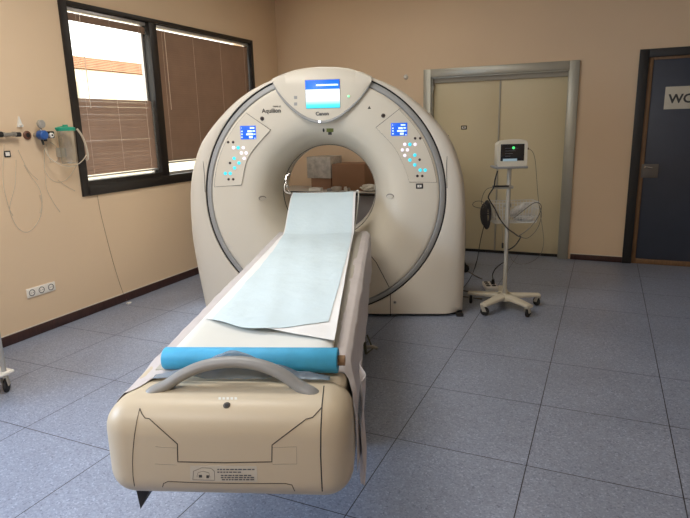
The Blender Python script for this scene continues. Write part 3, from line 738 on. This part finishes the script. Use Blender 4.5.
# blue roll
rl = thing('paper_roll', G(.02, -2.585, .715), 'bright blue paper roll lying behind the arched handle', 'paper roll')
ra, rb = G(-.258, -2.585, .744), G(.312, -2.610, .750); ax = (rb-ra).normalized(); Lr = (rb-ra).length
rprof = [(.017, 0), (.034, 0), (.036, .003), (.040, Lr-.003), (.038, Lr), (.017, Lr)]
MB().lathe(rprof, ra, ax, 48).build('paper_winding', M_['roll'], rl, ang=50)
MB().lathe([(.0165, -.004), (.0165, Lr+.022), (.011, Lr+.022), (.011, Lr+.005)], ra, ax, 24).build('cardboard_core', M_['core'], rl)
# crumpled plastic film under the roll and handle
def flm(i, j):
    u = -.27+.56*i; v = -2.672+.026*j
    n = math.sin(u*31+v*20)*.4+math.sin(u*57-v*45)*.3+math.sin(u*13)*.5
    hump = .082*math.exp(-((u+.01)/.11)**2)*min(1, j*1.6)*(1-.15*j)
    edge = min(1, min(i, 1-i)*9)
    return G(u, v+.003*n, .7125+.010*abs(n)*edge+hump+.012*j*edge)
tag(MB().slab(flm, 70, 14, (0, 0, .0008)).build('plastic_film', M_['film'], None, ang=80), 'crumpled blue grey plastic film bunched between handle and blue roll', 'plastic film')
# near floor fin under the couch end and right pedal
fn_ = MB(); p = [G(-.302, -2.80, .43), G(-.243, -2.80, .43), G(-.293, -2.80, .338)]
fn_.prism(p, GV*.09); fn_.build('end_fin', M_['rubber'], cc)
pdx = on_axis(366, 355, 2, 0)
pd = MB(); a_ = on_axis(368, 330, 2, .10)
pd.tube([pdx+Vector((0, 0, .008)), pdx+Vector((-.02, .02, .12)), pdx+Vector((-.05, .03, .2)), pdx+Vector((-.16, -.02, .30))], .009, 8)
pd.tube([pdx+Vector((0, 0, .008)), pdx+Vector((.02, .07, .02)), pdx+Vector((-.01, .05, .12))], .006, 8)
pd.build('foot_pedal', M_['pedal'], cc)

# ================================================================== LEFT WALL ITEMS
def lw_(px, py, x=0): p = on_axis(px, py, 0, x); return p.y, p.z
# triple socket
y0, z0 = -3.79, .292; y1, z1 = -3.548, .358
so = thing('wall_socket', (0, (y0+y1)/2, z0), 'white triple power socket low on the window wall', 'socket')
MB().box((0, y0, z0), (.010, y1, z1+.003), .003).build('face_plate', M_['socket'], so)
for k in range(3):
    yc = y0+(y1-y0)*(k+.5)/3; zc = (z0+z1)/2+.001
    r = MB().lathe([(.025, 0), (.025, .002), (.022, .0022), (.020, .0012), (.0, .001)], (.009, yc, zc), (1, 0, 0), 24).build('socket_outlet', M_['plate'], so)
    MB().lathe([(.019, 0), (.019, .0018), (.0, .0018)], (.009, yc, zc), (1, 0, 0), 24).build('outlet_insert', M_['socket'], r)
    MB().cyl((.010, yc-.009, zc), (.0118, yc-.009, zc), .003, seg=8).cyl((.010, yc+.009, zc), (.0118, yc+.009, zc), .003, seg=8).build('pin_hole', M_['bseam'], r)
# hook
y, z = lw_(18.5, 122)
MB_h = MB().prism([(0, y-.02, z-.035), (0, y+.024, z-.035), (0, y+.002, z+.04)], (.012, 0, 0)); MB_h.cyl((.01, y, z-.02), (.04, y, z-.025), .006)
tag(MB_h.build('wall_hook', M_['white']), 'small white pointed wall hook above the brown gas outlet', 'hook')
# framed mark
y, z = lw_(7, 154)
fr = thing('wall_plaque', (0, y, z-.03), 'tiny dark framed plaque on the wall under the silver connector', 'plaque')
MB().box((0, y-.024, z-.022), (.006, y+.024, z+.022), .002).build('frame', M_['dark'], fr); MB().box((.005, y-.015, z-.013), (.0075, y+.015, z+.013)).build('face', M_['socket'], fr)
# gas outlet
y, z = lw_(26.8, 135.3)
o = thing('gas_outlet', (0, y, z), 'round brown gas outlet on the wall left of the blue regulator', 'gas outlet')
MB().lathe([(.031, 0), (.031, .008), (.024, .014), (.02, .014)], (0, y, z), (1, 0, 0), 28).build('outlet_ring', M_['brass'], o)
MB().lathe([(.02, 0), (.02, .012), (.009, .018), (.0, .018)], (0, y, z), (1, 0, 0), 24).build('outlet_valve', M_['dark'], o)
# silver connector
y0, z = lw_(1, 134.5, .04); y1, _ = lw_(19, 136, .04)
o = thing('gas_connector', (0, (y0+y1)/2, z), 'silver tubular gas connector with black ends at the left edge', 'gas connector')
MB().cyl((0, (y0+y1)/2, z-.004), (.045, (y0+y1)/2, z-.004), .012).build('wall_spigot', M_['steel'], o)
MB().lathe([(.016, 0), (.016, .02), (.012, .022), (.012, .08), (.017, .082), (.017, y1-y0-.03)], (.045, y0, z), (0, 1, 0), 24).build('metal_body', M_['steel'], o)
MB().cyl((.045, y0-.03, z), (.045, y0+.002, z), .020).build('end_knob', M_['black'], o)
MB().cyl((.045, y1-.03, z-.003), (.045, y1+.006, z-.003), .016).build('end_knob', M_['black'], o)
# regulator
RX = .085
y, z = lw_(43, 135, RX); yk, zk = lw_(51.3, 135.2, RX); yg, zg = lw_(42.8, 124, RX)
o = thing('vacuum_regulator', (0, y, z), 'blue vacuum regulator with round gauge on the window wall', 'regulator')
MB().cyl((0, y, z), (RX-.03, y, z), .016).build('wall_spigot', M_['steel'], o)
MB().lathe([(.030, 0), (.033, .004), (.033, .05), (.027, .056), (.0, .058)], (RX-.035, y, z), (1, 0, 0), 28).build('blue_housing', M_['bluep'], o)
MB().box((RX-.05, y+.02, z-.026), (RX-.005, yk+.035, z+.026), .008).build('black_body', M_['black'], o)
k = MB().lathe([(.018, 0), (.017, .016), (.012, .018), (.008, .018)], (RX-.008, yk, zk), (1, 0, 0), 20).build('control_knob', M_['white'], o)
MB().cyl((RX+.006, yk, zk), (RX+.013, yk, zk), .0065, seg=12).build('knob_centre', M_['black'], k)
MB().cyl((RX-.02, y, z+.03), (RX-.02, yg, zg-.02), .007).build('gauge_stem', M_['steel'], o)
k = MB().lathe([(.028, 0), (.030, .003), (.030, .020), (.026, .022)], (RX-.03, yg, zg), (1, 0, 0), 28).build('gauge', M_['beige2'], o)
MB().lathe([(.026, 0), (.026, .004), (.0, .004)], (RX-.010, yg, zg), (1, 0, 0), 28).build('gauge_face', M_['wrap'], k)
MB().cyl((RX-.02, y, z-.03), (RX-.02, y+.01, z-.07), .008).cyl((RX-.02, y+.03, z-.028), (RX-.02, y+.03, z-.045), .012).build('hose_spigot', M_['black'], o)
# canister
ca, za = lw_(58, 128, .10); cb, zb = lw_(77, 163, .10)
cy = (lw_(67, 140, .10))[0]; zt = lw_(67, 130, .10)[1]; zbm = lw_(68, 164, .10)[1]
o = thing('suction_canister', (.1, cy, zbm), 'clear suction canister with green lid beside the window frame', 'canister')
rc = .062
MB().lathe([(0, 0), (rc*.86, 0), (rc*.9, .006), (rc, zt-zbm), (rc-.003, zt-zbm), (rc*.9-.003, .008), (0, .005)], (.1, cy, zbm), (0, 0, 1), 36).build('canister_body', M_['clear'], o)
MB().lathe([(rc+.004, 0), (rc+.005, .022), (rc-.008, .028), (.02, .030), (.018, .045), (.012, .045)], (.1, cy, zt-.006), (0, 0, 1), 36).build('green_lid', M_['greenp'], o)
MB().cyl((.1, cy-.03, zt+.02), (.1, cy-.085, zt+.01), .010).build('lid_spout', M_['greenp'], o)
MB().box((0, cy-.03, zbm+.05), (.045, cy+.03, zbm+.12), .004).build('wall_bracket', M_['beige2'], o)
def wall_tube(pxs, x, r, m_, sub=6, xs=None):
    P = []
    for k, (a, b_) in enumerate(pxs):
        xx = xs[k] if xs else x
        P.append(on_axis(a, b_, 0, xx))
    return MB().tube(P, r, 8, sub=sub)
tb = thing('suction_tubing', (.05, cy, zbm), 'loose clear tubing looping below the green lidded canister', 'tubing')
wall_tube([(77, 129), (82, 136), (86, 146), (88, 157), (86.5, 160)], .10, .0085, 0, xs=[.12, .12, .11, .1, .08]).build('wide_hose', M_['tube'], tb)
wall_tube([(86.5, 155), (82, 161), (74, 166), (62, 165), (50, 158), (45, 148)], .10, .004, 0, xs=[.1, .1, .1, .1, .08, .06]).build('hose_loop', M_['tube'], tb)
for q in ([(45, 146), (44, 165), (48, 176), (56, 182), (66, 180), (74, 170), (79, 160)], [(46, 144), (50, 160), (50, 162), (58, 160), (57, 148), (50, 142)],
          [(44, 150), (46, 185), (52, 200), (60, 212)], [(58, 180), (66, 186), (75, 191)]):
    wall_tube(q, .005, .0022, 0).build('thin_tube', M_['tube2'], tb)
tb = thing('oxygen_tubing', (.03, -3.75, 1.1), 'thin clear tubing hanging in long loops under the silver connector', 'tubing')
for q, r in (([(16, 160), (15, 185), (10, 205), (11, 215), (18, 228), (28, 232), (38, 222), (42, 208), (40, 190), (30, 175), (24, 165)], .0022), ([(4, 145), (3, 180), (8, 205), (13, 216)], .0025), ([(40, 195), (42, 205), (40, 213)], .0035), ([(18, 150), (28, 170), (38, 180)], .002)):
    wall_tube(q, .005, r, 0).build('thin_tube', M_['tube2' if r < .003 else 'tube'], tb)
ct = wall_tube([(96.5, 190), (100, 210), (106, 235), (114, 265), (122, 290), (127.5, 301.5)], .004, .0016, 0, xs=[.004]*5+[.018])
tag(ct.build('loose_wire', M_['wirew']), 'thin cord hanging down the wall from the window frame', 'cord')
p = on_axis(129, 303.6, 2, 0)
tag(MB().box((p.x-.012, p.y-.02, 0), (p.x+.012, p.y+.02, .012), .003).build('cord_plug', M_['white']), 'tiny white plug on the floor at the cord end', 'plug')
p = on_axis(406, 76.5, 1, 0)
tag(MB().lathe([(.028, 0), (.026, .012), (.012, .03), (0, .032)], (p.x, 0, p.z-.005), (0, -1, 0), 20).build('wall_sensor', M_['white']), 'small white sensor on the back wall above the scanner', 'sensor')

# trolley at the left edge
tr = thing('trolley', (.47, -4.55, 0), 'metal trolley frame on a castor cut by the left edge', 'trolley')
pc = on_axis(8.5, 385, 2, .04)
px_, py_ = pc.x, pc.y
MB().box((px_-.55, py_-.35, .105), (px_+.02, py_+.04, .128), .01, 3).build('shelf', M_['white'], tr)
MB().cyl((px_-.012, py_-.005, .125), (px_-.012, py_-.005, .78), .014).cyl((px_-.51, py_-.005, .125), (px_-.51, py_-.005, .78), .014).cyl((px_-.51, py_-.32, .125), (px_-.51, py_-.32, .78), .014).cyl((px_-.035, py_-.32, .125), (px_-.035, py_-.32, .78), .014).build('frame_posts', M_['ringm'], tr)
MB().box((px_-.55, py_-.35, .40), (px_-.02, py_+.02, .415), .004).build('shelf', M_['steel'], tr)
def castor(x, y, ang, par, R=.034, z=0, hub='black', fork='beige2', htop=.1):
    d = Vector((math.cos(ang), math.sin(ang), 0)); n = Vector((-d.y, d.x, 0)); c = Vector((x, y, z+R))
    f = MB()
    for s in (-1, 1):
        f.prism([c+n*s*.014+d*(-R*.45), c+n*s*.014+d*(R*.5), c+n*s*.014+d*(-.1*R)+ZZ*(htop-R-z), c+n*s*.014+d*(-R*.95)+ZZ*(htop-R-z)], n*s*.003)
    f.cyl(c+ZZ*(htop-R-z-.008)-d*R*.5, c+ZZ*(htop-R-z+.006)-d*R*.5, .017)
    w_ = f.build('castor', M_[fork], par)
    MB().lathe([(.006, -.011), (R*.8, -.011), (R, -.007), (R, .007), (R*.8, .011), (.006, .011)], c, n, 28).build('wheel', M_['rubber'], w_)
    return w_
for a, b_ in ((px_-.01, py_-.005), (px_-.5, py_-.005), (px_-.5, py_-.32), (px_-.03, py_-.32)):
    castor(a, b_, 2.2, tr, .040, 0, htop=.108)

# ================================================================== PATIENT MONITOR ON STAND
SP = Vector((3.131, -1.937, 0))
A24 = math.radians(24.35)
SU = Vector((math.cos(A24), math.sin(A24), 0)); SN = Vector((-math.sin(A24), math.cos(A24), 0))
def sp(px, py, off=0):
    return on_plane(px, py, SP+SN*off, SN)
def su(px, py, off=0):
    p = sp(px, py, off)-SP; return p.dot(SU), p.z
SMX = Matrix(((SU.x, SN.x, 0, SP.x), (SU.y, SN.y, 0, SP.y), (0, 0, 1, 0), (0, 0, 0, 1)))
st = thing('monitor_stand', SP, 'five footed rolling stand carrying the monitor and wire basket', 'stand')
zt = su(510, 166.5)[1]-.016+.006
MB().cyl(SP+ZZ*.095, SP+ZZ*(zt), .0165, seg=24).build('pole', M_['beige2'], st)
hb = MB().lathe([(.0, 0), (.075, 0), (.08, .012), (.06, .03), (.03, .036), (.022, .05), (0, .05)], SP+ZZ*.072, ZZ, 32).build('base_hub', M_['beige'], st)
for k in range(5):
    a = math.radians(-113+72*k); d = Vector((math.cos(a), math.sin(a), 0)); n = Vector((-d.y, d.x, 0))
    l = MB()
    def lf_(i, j, d=d, n=n):
        t = j; r = .05+.245*t; w_ = .044-.014*t; zt_ = .120-.018*t; zb_ = .078
        ang = 2*PI*i; cx_, cz_ = math.cos(ang), math.sin(ang)
        sx = abs(cx_)**.6*(1 if cx_ > 0 else -1); sz = abs(cz_)**.6*(1 if cz_ > 0 else -1)
        return SP + d*r + n*w_*sx + ZZ*((zt_+zb_)/2+(zt_-zb_)/2*sz)
    l.grid(lf_, 20, 8, True)
    vs = l.bm.verts; l.bm.verts.ensure_lookup_table()
    l.bm.faces.new([vs[i*9+8] for i in range(20)]); l.bm.faces.new([vs[i*9] for i in range(20)][::-1])
    l.build('leg', M_['beige'], st)
    p = SP+d*.275
    castor(p.x, p.y, a+1.9, st, .034, 0, fork='beige2', htop=.08)
# platform, clamp
MB().box((-.125, -.075, zt-.002), (.12, .10, zt+.016), .006).xf(SMX).build('platform', M_['hgrey'], st)
cu, cz = su(500, 187.3); MB().box((cu-.055, -.02, cz-.012), (cu+.10, .02, cz+.012), .005).xf(SMX).build('clamp', M_['beige2'], st)
MB().box((cu-.06, -.035, cz+.004), (cu+.06, .0, cz+.016), .003).xf(SMX).build('clamp_jaw', M_['black'], st)
# monitor
mu, mz = su(513.6, 168, -.05)
mo = thing('patient_monitor', SP+ZZ*(zt+.016), 'small beige patient monitor with a dark screen on the stand', 'monitor')
m0 = zt+.016; m1 = su(512, 139.2, -.07)[1]
uL, _ = su(498.3, 150, -.07); uR, _ = su(527.8, 150, -.07)
H_ = m1-m0
TILT = Matrix.Translation(Vector((0, -.07, m0))) @ Matrix.Rotation(-.10, 4, 'X') @ Matrix.Translation(Vector((0, .07, -m0)))
outl = [(uL+.008, m0), (uR-.008, m0), (uR, m0+.012), (uR-.002, m1-.03), (uR-.014, m1-.014), (uR-.05, m1-.003), ((uL+uR)/2, m1), (uL+.05, m1-.004), (uL+.014, m1-.016), (uL+.001, m1-.032), (uL, m0+.012)]
m = MB().prism([Vector((u, -.07, z)) for u, z in outl], (0, .035, 0)); m.xf(SMX).build('front_bezel', M_['beige'], mo)
cxm = (uL+uR)/2
m = MB().prism([Vector((cxm+(u-cxm)*.94, -.036, m0+(z-m0)*.95+.003)) for u, z in outl], (0, .10, 0)); m.xf(SMX).build('case', M_['beige'], mo)
def mplate(x0, y0, x1, y1, v, th, nm, mm, par=mo, bev=0):
    a = su(x0, y0, v); b_ = su(x1, y1, v)
    return MB().box((a[0], v, b_[1]), (b_[0], v+th, a[1]), bev).xf(SMX).build(nm, M_[mm], par)
s0 = mplate(501, 144.3, 524, 160.6, -.072, .006, 'screen', 'mscreen', mo, .002)
mplate(503, 158.9, 517, 160.9, -.0735, .003, 'soft_key_bar', 'bar', s0)
a = su(513.6, 147.8, -.0735); MB().lathe([(.0105, 0), (.0105, .0015)], SMX @ Vector((a[0], -.0725, a[1])), -SN, 16).xf(Matrix.Identity(4)).build('screen_number', M_['glow'], s0)
g0 = MB()
for k in range(4): 
    aa = su(505+k*.0, 148.5+k*2.6, -.0725); g0.box((aa[0], -.0728, aa[1]), (aa[0]+.10-.02*k, -.0718, aa[1]+.0012))
g0.xf(SMX).build('screen_trace', M_['deskg'], s0)
a = su(527.3, 148.5, -.04); MB().cyl(SMX @ Vector((uR-.006, -.03, a[1])), SMX @ Vector((uR+.018, -.03, a[1]-.002)), .008).build('side_port', M_['brass'], mo)
# wire basket
bk = thing('wire_basket', SP+ZZ*.64, 'grey wire basket of packages clipped to the monitor pole', 'basket')
bu0, bz1 = su(493.5, 204, .0); bu1, _ = su(540.5, 204, 0); _, bz0 = su(515, 223.5, 0)
BV0, BV1 = .025, .19
w_ = MB()
def wire(pts, r=.0028): w_.tube([SMX @ Vector(p) for p in pts], r, 6)
for z in (bz1, bz1-.05, bz0+.05, bz0):
    t = (bz1-z)/(bz1-bz0)*.018
    wire([(bu0+t, BV0, z), (bu1-t, BV0, z), (bu1-t, BV1-t, z), (bu0+t, BV1-t, z), (bu0+t, BV0, z)], .0042 if z == bz1 else .0028)
for k in range(16):
    f_ = k/15; u = bu0+(bu1-bu0)*f_; ub = bu0+.018+(bu1-bu0-.036)*f_
    wire([(u, BV0, bz1+.004), (ub, BV0, bz0), (ub, BV1-.018, bz0), (u, BV1, bz1+.004)])
for k in range(6):
    v = BV0+(BV1-BV0)*k/5; vb = BV0+(BV1-.018-BV0)*k/5
    wire([(bu0, v, bz1), (bu0+.018, vb, bz0), (bu1-.018, vb, bz0), (bu1, v, bz1)])
w_.build('wire_frame', M_['wire'], bk)
MB().box((-.03, .012, bz1-.03), (.03, .03, bz1-.005), .003).xf(SMX).build('pole_hook', M_['beige2'], bk)
def pack(c, s, ang, seed):
    rnd = random.Random(seed)
    mm = MB(); ph = [rnd.uniform(0, 6) for _ in range(6)]
    def f2(i, j):
        th_ = 2*PI*i; t = (j-.5)*2
        w2 = (1-abs(t)**4)**.5
        rr = 1+.10*math.sin(3*th_+ph[0]+t*4)+.07*math.sin(7*th_+ph[1]+t*9)
        return Vector((t*s[0], math.cos(th_)*s[1]*w2*rr, math.sin(th_)*s[2]*w2*rr))
    mm.grid(f2, 28, 16, True)
    R_ = SMX @ Matrix.Translation(Vector(c)) @ Matrix.Rotation(ang, 4, 'Y')
    return mm.xf(R_)
tag(pack((.155, .105, bz0+.030), (.085, .05, .022), 0, 1).build('package', M_['foil'], None, ang=80), 'flat crinkled silver package at the bottom of the wire basket', 'package', 'packages in the basket')
tag(pack((.115, .105, bz0+.095), (.095, .035, .026), -.55, 2).build('package', M_['foil'], None, ang=80), 'tilted silver package leaning on the other in the wire basket', 'package', 'packages in the basket')
# coiled cable bundle on the basket's left
cl = thing('cable_coil', SP-SU*.18+ZZ*.6, 'thick coil of black cable hung on the basket left side', 'cable coil')
c0u, c0z = su(487.6, 215.2, -.01)
mm = MB()
for k in range(7):
    hh = .108-.006*abs(k-3)
    mm.tube([SMX @ Vector((c0u+.036*math.cos(t)*(.30+.12*k), -.025+.012*k+.006*math.sin(t*3+k), c0z+hh*math.sin(t))) for t in [2*PI*q/28 for q in range(28)]], .0085, 8, closed=True)
mm.build('cable_loops', M_['coil'], cl)
MB().tube([SMX @ Vector((c0u+.03*math.cos(t), .01+.05*math.sin(t), c0z+.01)) for t in [2*PI*q/20 for q in range(20)]], .004, 6, closed=True).build('tie_strap', M_['rubber'], cl)
def cab(name, px, offs, r, m_, label, grp=None):
    if not isinstance(offs, (list, tuple)): offs = [offs]*len(px)
    P = [sp(a, b_, o) for (a, b_), o in zip(px, offs)]
    o = MB().tube(P, r, 8, sub=6).build(name, M_[m_]); return tag(o, label, 'cable', grp)
cab('power_cable', [(497.5, 171), (495, 180), (493.8, 187), (488.5, 196), (489.8, 200.5), (495, 209), (500, 219), (507, 228), (514, 233), (518, 236), (521, 236.5)], -.035, .0052, 'cable', 'thick black cable running diagonally down across the basket')
cab('power_cable', [(521, 236.5), (518.5, 241), (515, 245.5), (511, 248.5), (508, 250)], [-.035, -.035, -.03, -.025, -.02], .0052, 'cable', 'short black cable hooking back to the pole below basket')
cab('sensor_cable', [(518, 236.5), (526, 231), (534, 223), (540, 213), (541.2, 206), (538, 202.8), (533, 203.5), (524, 210), (514, 218)], -.04, .0035, 'gcable', 'grey sensor cable looping over the right end of basket')
cab('sensor_cable', [(520, 236.8), (527, 238.2), (534, 233), (539, 225), (541.5, 214), (539, 205)], -.05, .0026, 'gcable', 'grey sensor cable forming the outer right loop')
cab('lead_wire', [(528.5, 148.7), (531.5, 150.5), (534, 155), (535.5, 163), (536.8, 180), (538, 196), (540, 212), (543, 232), (543.5, 244), (540, 255), (530, 262.5), (519, 264), (512, 260), (509, 253)], -.03, .0018, 'gcable', 'thin lead wire from the monitor side falling to the floor')
cab('lead_wire', [(494, 187), (487, 189), (483, 195), (481.5, 203), (484, 207), (480, 208), (474, 206.5), (472.8, 203.8), (476, 201.4), (482, 201.5), (486, 206)], -.02, .0022, 'gcable', 'thin wire making a small loop left of the coil')
P = [sp(484.5, 224, -.01), sp(481, 238, .0), sp(478.5, 252, .0), sp(476.5, 262, .02), on_axis(471, 277, 2, .05), on_axis(463, 288, 2, .006), on_axis(455, 294, 2, .006)]
tag(MB().tube(P, .003, 8, sub=6).build('mains_cable', M_['cable']), 'long black mains cable drooping left from coil to the floor', 'cable')
cab('hanging_lead', [(502, 226), (502.3, 235), (502.5, 243)], -.025, .0012, 'gcable', 'short thin lead hanging under the basket').name = 'hanging_lead'
a = su(502.6, 245.5, -.025); MBp = MB().box((a[0]-.007, -.03, a[1]-.022), (a[0]+.007, -.02, a[1]+.022), .003).xf(SMX)
tag(MBp.build('lead_plug', M_['black']), 'small black plug at the end of the hanging lead', 'plug')
# power strip on the floor
c0 = on_axis(490, 285, 2, .03); 
ps = thing('power_strip', (c0.x, c0.y, 0), 'white multi socket power strip on the floor behind the stand', 'power strip')
ang = math.radians(-70); PX = Matrix.Translation(Vector((c0.x, c0.y, 0))) @ Matrix.Rotation(ang, 4, 'Z')
MB().box((-.10, -.055, 0), (.10, .055, .04), .008, 3).xf(PX).build('strip_body', M_['socket'], ps)
for i in range(3):
    for j in range(2):
        r = MB().lathe([(.021, 0), (.021, .003), (.018, .0035), (.017, .001), (0, .0008)], (-.06+.06*i, -.026+.052*j, .0395), (0, 0, 1), 20).xf(PX).build('socket_outlet', M_['dark'], ps)
pl = c0+Vector((.01, .0, .04)); 
tag(MB().cyl(PX @ Vector((0, .026, .045)), PX @ Vector((0, .026, .085)), .017, .011).tube([PX @ Vector((0, .026, .08)), sp(492.5, 275, .25), sp(495, 269.5, .2), sp(499, 265.5, .1), sp(505, 262.5, .0)+SN*.02], .0045, 8, sub=6).build('plugged_cable', M_['cable']), 'black plug and cable rising from power strip to the pole', 'cable')
# floor leads left of the stand
for q, lab in (([(463, 290.5), (468, 291.5), (474, 292.5), (484, 293.5)], 'grey lead on the floor nearest the power strip'), ([(461, 296.5), (467, 297), (474, 298), (482, 299)], 'grey lead on the floor nearest the stand castor'), ([(466, 270), (474, 275), (482, 279)], 'thin lead between black castor and power strip')):
    tag(MB().tube([on_axis(a, b_, 2, .0055) for a, b_ in q], .005, 8, sub=4).build('floor_lead', M_['gcable']), lab, 'cable', None)
# wheeled unit tucked behind the gantry, only its castor shows
c0 = on_axis(464.5, 273, 2, 0)
eq = thing('wheeled_cabinet', (c0.x-.22, c0.y+.1, 0), 'low wheeled cabinet hidden behind the gantry with one castor showing', 'cabinet')
MB().box((c0.x-.40, c0.y-.02, .115), (c0.x-.06, c0.y+.30, .50), .012).build('cabinet_body', M_['beige2'], eq)
for a, b_ in ((.0, .03), (-.33, .03), (-.33, .26), (-.12, .26)): castor(c0.x+a, c0.y+b_, .3, eq, .04, 0, fork='black', htop=.115)

# ================================================================== DESK BEHIND THE SCANNER
DY0, DY1, DH = -.60, -.03, .735
dk = thing('desk', (1.1, -.3, 0), 'grey desk with black edge seen through the scanner bore', 'desk')
MB().box((.15, DY0, DH-.022), (1.8, DY1, DH), .002).build('desk_top', M_['deskt'], dk)
MB().box((.15, DY0-.003, DH-.034), (1.8, DY0+.01, DH-.004), .002).build('desk_edge', M_['bseam'], dk)
MB().box((.2, DY0+.03, .05), (1.75, DY0+.05, DH-.022)).build('front_panel', M_['deskg'], dk)
for x in (.19, 1.73): MB().box((x, DY0+.02, 0), (x+.03, DY1-.02, DH-.022), .002).build('side_leg', M_['deskg'], dk)
def carton(name, x0, x1, y0, y1, z0, z1, m_, label, tapem='tape'):
    r = thing(name, ((x0+x1)/2, (y0+y1)/2, z0), label, 'box')
    MB().box((x0, y0, z0), (x1, y1, z1), .003).build('box_body', M_[m_], r)
    MB().box(((x0), (y0+y1)/2-.025, z1), (x1, (y0+y1)/2+.025, z1+.001)).build('tape_strip', M_[tapem], r)
    f_ = MB()
    for s in (0, 1):
        f_.box((x0+.003+s*(x1-x0)/2, y0-.001, z1-.06), (x0-.003+(s+1)*(x1-x0)/2, y0+.001, z1-.002))
    f_.build('box_flap', M_[m_], r)
    return r
carton('cardboard_box', .90, 1.31, -.42, -.06, DH, 1.035, 'carton', 'large brown cardboard box on the desk seen through bore')
carton('cardboard_box', .615, .875, -.40, -.12, DH, .868, 'carton', 'small brown cardboard box underneath the silver wrapped one')
carton('wrapped_box', .575, .885, -.42, -.10, .869, 1.118, 'wrap', 'silver grey wrapped box stacked on the small brown box', 'foil')
small = [(.74, -.53, .16, .07, .035, 'white', 'low white carton lying before the small brown box'), (1.00, -.52, .10, .08, .05, 'wrap', 'grey packet at the foot of the big brown box'), (.93, -.55, .06, .05, .03, 'deskg', 'little dark tray at the desk front edge')]
for x, y, sx, sy, sz, m_, lab in small:
    tag(MB().box((x-sx/2, y-sy/2, DH), (x+sx/2, y+sy/2, DH+sz), .006).box((x-sx*.3, y-sy*.3, DH+sz-.001), (x+sx*.3, y+sy*.3, DH+sz+.004), .001).build('small_packet', M_[m_]), lab, 'packet')
for x, y, h_, r_, m_, lab in ((1.12, -.53, .055, .02, 'white', 'short white jar standing beside the grey packet'), (1.17, -.55, .045, .017, 'steel', 'small steel cup near the desk front edge')):
    tag(MB().lathe([(r_, 0), (r_, h_*.75), (r_*.7, h_*.8), (r_*.75, h_)], (x, y, DH), ZZ, 18).build('small_jar', M_[m_]), lab, 'jar')
mm = MB(); rnd = random.Random(5)
def crump(i, j):
    th_ = 2*PI*i; t = PI*j
    r = 1+.22*math.sin(5*th_+3*j*6)+.18*math.sin(9*th_-j*11)+.12*math.sin(14*th_+j*20)
    return Vector((1.40+.085*math.sin(t)*math.cos(th_)*r, -.50+.06*math.sin(t)*math.sin(th_)*r, DH+.045+.044*math.cos(t)))
mm.grid(crump, 30, 14, True)
tag(mm.build('crumpled_bag', M_['white'], None, ang=25), 'crumpled white plastic bag on the right part of desk', 'bag')

# ================================================================== ADDED LIGHT FITTINGS, LIGHT, CAMERA
def added_ceiling_light(x, y, sx, sy, power, col, label):  # unseen fittings added to brighten and even out the room
    r = thing('added_ceiling_light', (x, y, ZC), label, 'ceiling light', 'ceiling lights added to brighten the room')
    f_ = MB(); t = .03
    f_.box((x-sx/2-t, y-sy/2-t, ZC-.03), (x+sx/2+t, y-sy/2, ZC)).box((x-sx/2-t, y+sy/2, ZC-.03), (x+sx/2+t, y+sy/2+t, ZC)).box((x-sx/2-t, y-sy/2, ZC-.03), (x-sx/2, y+sy/2, ZC)).box((x+sx/2, y-sy/2, ZC-.03), (x+sx/2+t, y+sy/2, ZC))
    f_.build('frame', M_['alu'], r)
    m_ = mat('added_lamp_diffuser', (240, 240, 240), .5, emit=(255, 245, 228), estr=1.0)
    MB().box((x-sx/2, y-sy/2, ZC-.012), (x+sx/2, y+sy/2, ZC-.004)).build('diffuser', m_, r)
    L_ = bpy.data.lights.new('added_ceiling_lamp', 'AREA'); L_.shape = 'RECTANGLE'; L_.size = sx; L_.size_y = sy; L_.energy = power; L_.color = col
    o = bpy.data.objects.new('added_ceiling_lamp', L_); COL.objects.link(o); o.location = (x, y, ZC-.035)
    return o
added_ceiling_light(1.7, -4.3, 1.2, .6, 42, (1.0, .95, .88), 'added ceiling light over the couch foot, out of view')
added_ceiling_light(2.4, -7.2, 1.2, .6, 54, (1.0, .95, .90), 'added ceiling light behind the viewer, out of view')
added_ceiling_light(1.7, -1.5, 1.2, .6, 9, (1.0, .95, .88), 'added ceiling light above the space behind the scanner, out of view')
# daylight: a soft sky source above the yard and one outside the added window, for a bluish left floor
def day(name, loc, tgt, sx, sy, power, col):
    L_ = bpy.data.lights.new(name, 'AREA'); L_.shape = 'RECTANGLE'; L_.size = sx; L_.size_y = sy; L_.energy = power; L_.color = col
    o = bpy.data.objects.new(name, L_); COL.objects.link(o); o.location = loc
    o.rotation_euler = (Vector(tgt)-Vector(loc)).to_track_quat('-Z', 'Y').to_euler()
day('yard_daylight', (-2.6, -2.2, 5.2), (0.6, -2.4, .8), 3, 2, 500, (.93, .96, 1.0))
day('added_side_daylight', (-.5, -6.2, 2.0), (2.2, -4.6, .3), 1.6, 1.1, 140, (.52, .70, 1.0))
W = bpy.data.worlds.new('sky'); SC.world = W; W.use_nodes = True
bg = W.node_tree.nodes['Background']; bg.inputs[0].default_value = (1.0, .97, .93, 1); bg.inputs[1].default_value = 3.5

cam = bpy.data.cameras.new('camera'); cam.sensor_width = 36; cam.lens = FPX/690*36; cam.clip_start = .02
co = bpy.data.objects.new('camera', cam); COL.objects.link(co)
fw = ray(345, 259); rt = (ray(345+FPX, 259)-fw).normalized(); up = (ray(345, 259-FPX)-fw).normalized(); fw.normalize()
co.matrix_world = Matrix(((rt.x, up.x, -fw.x, CAM.x), (rt.y, up.y, -fw.y, CAM.y), (rt.z, up.z, -fw.z, CAM.z), (0, 0, 0, 1)))
SC.camera = co
for o in list(bpy.data.objects):
    if 'o_' in o: del o['o_']
vs = SC.view_settings; vs.view_transform = 'Standard'; vs.look = 'None'; vs.gamma = 1; vs.use_curve_mapping = False; vs.exposure = 0.0
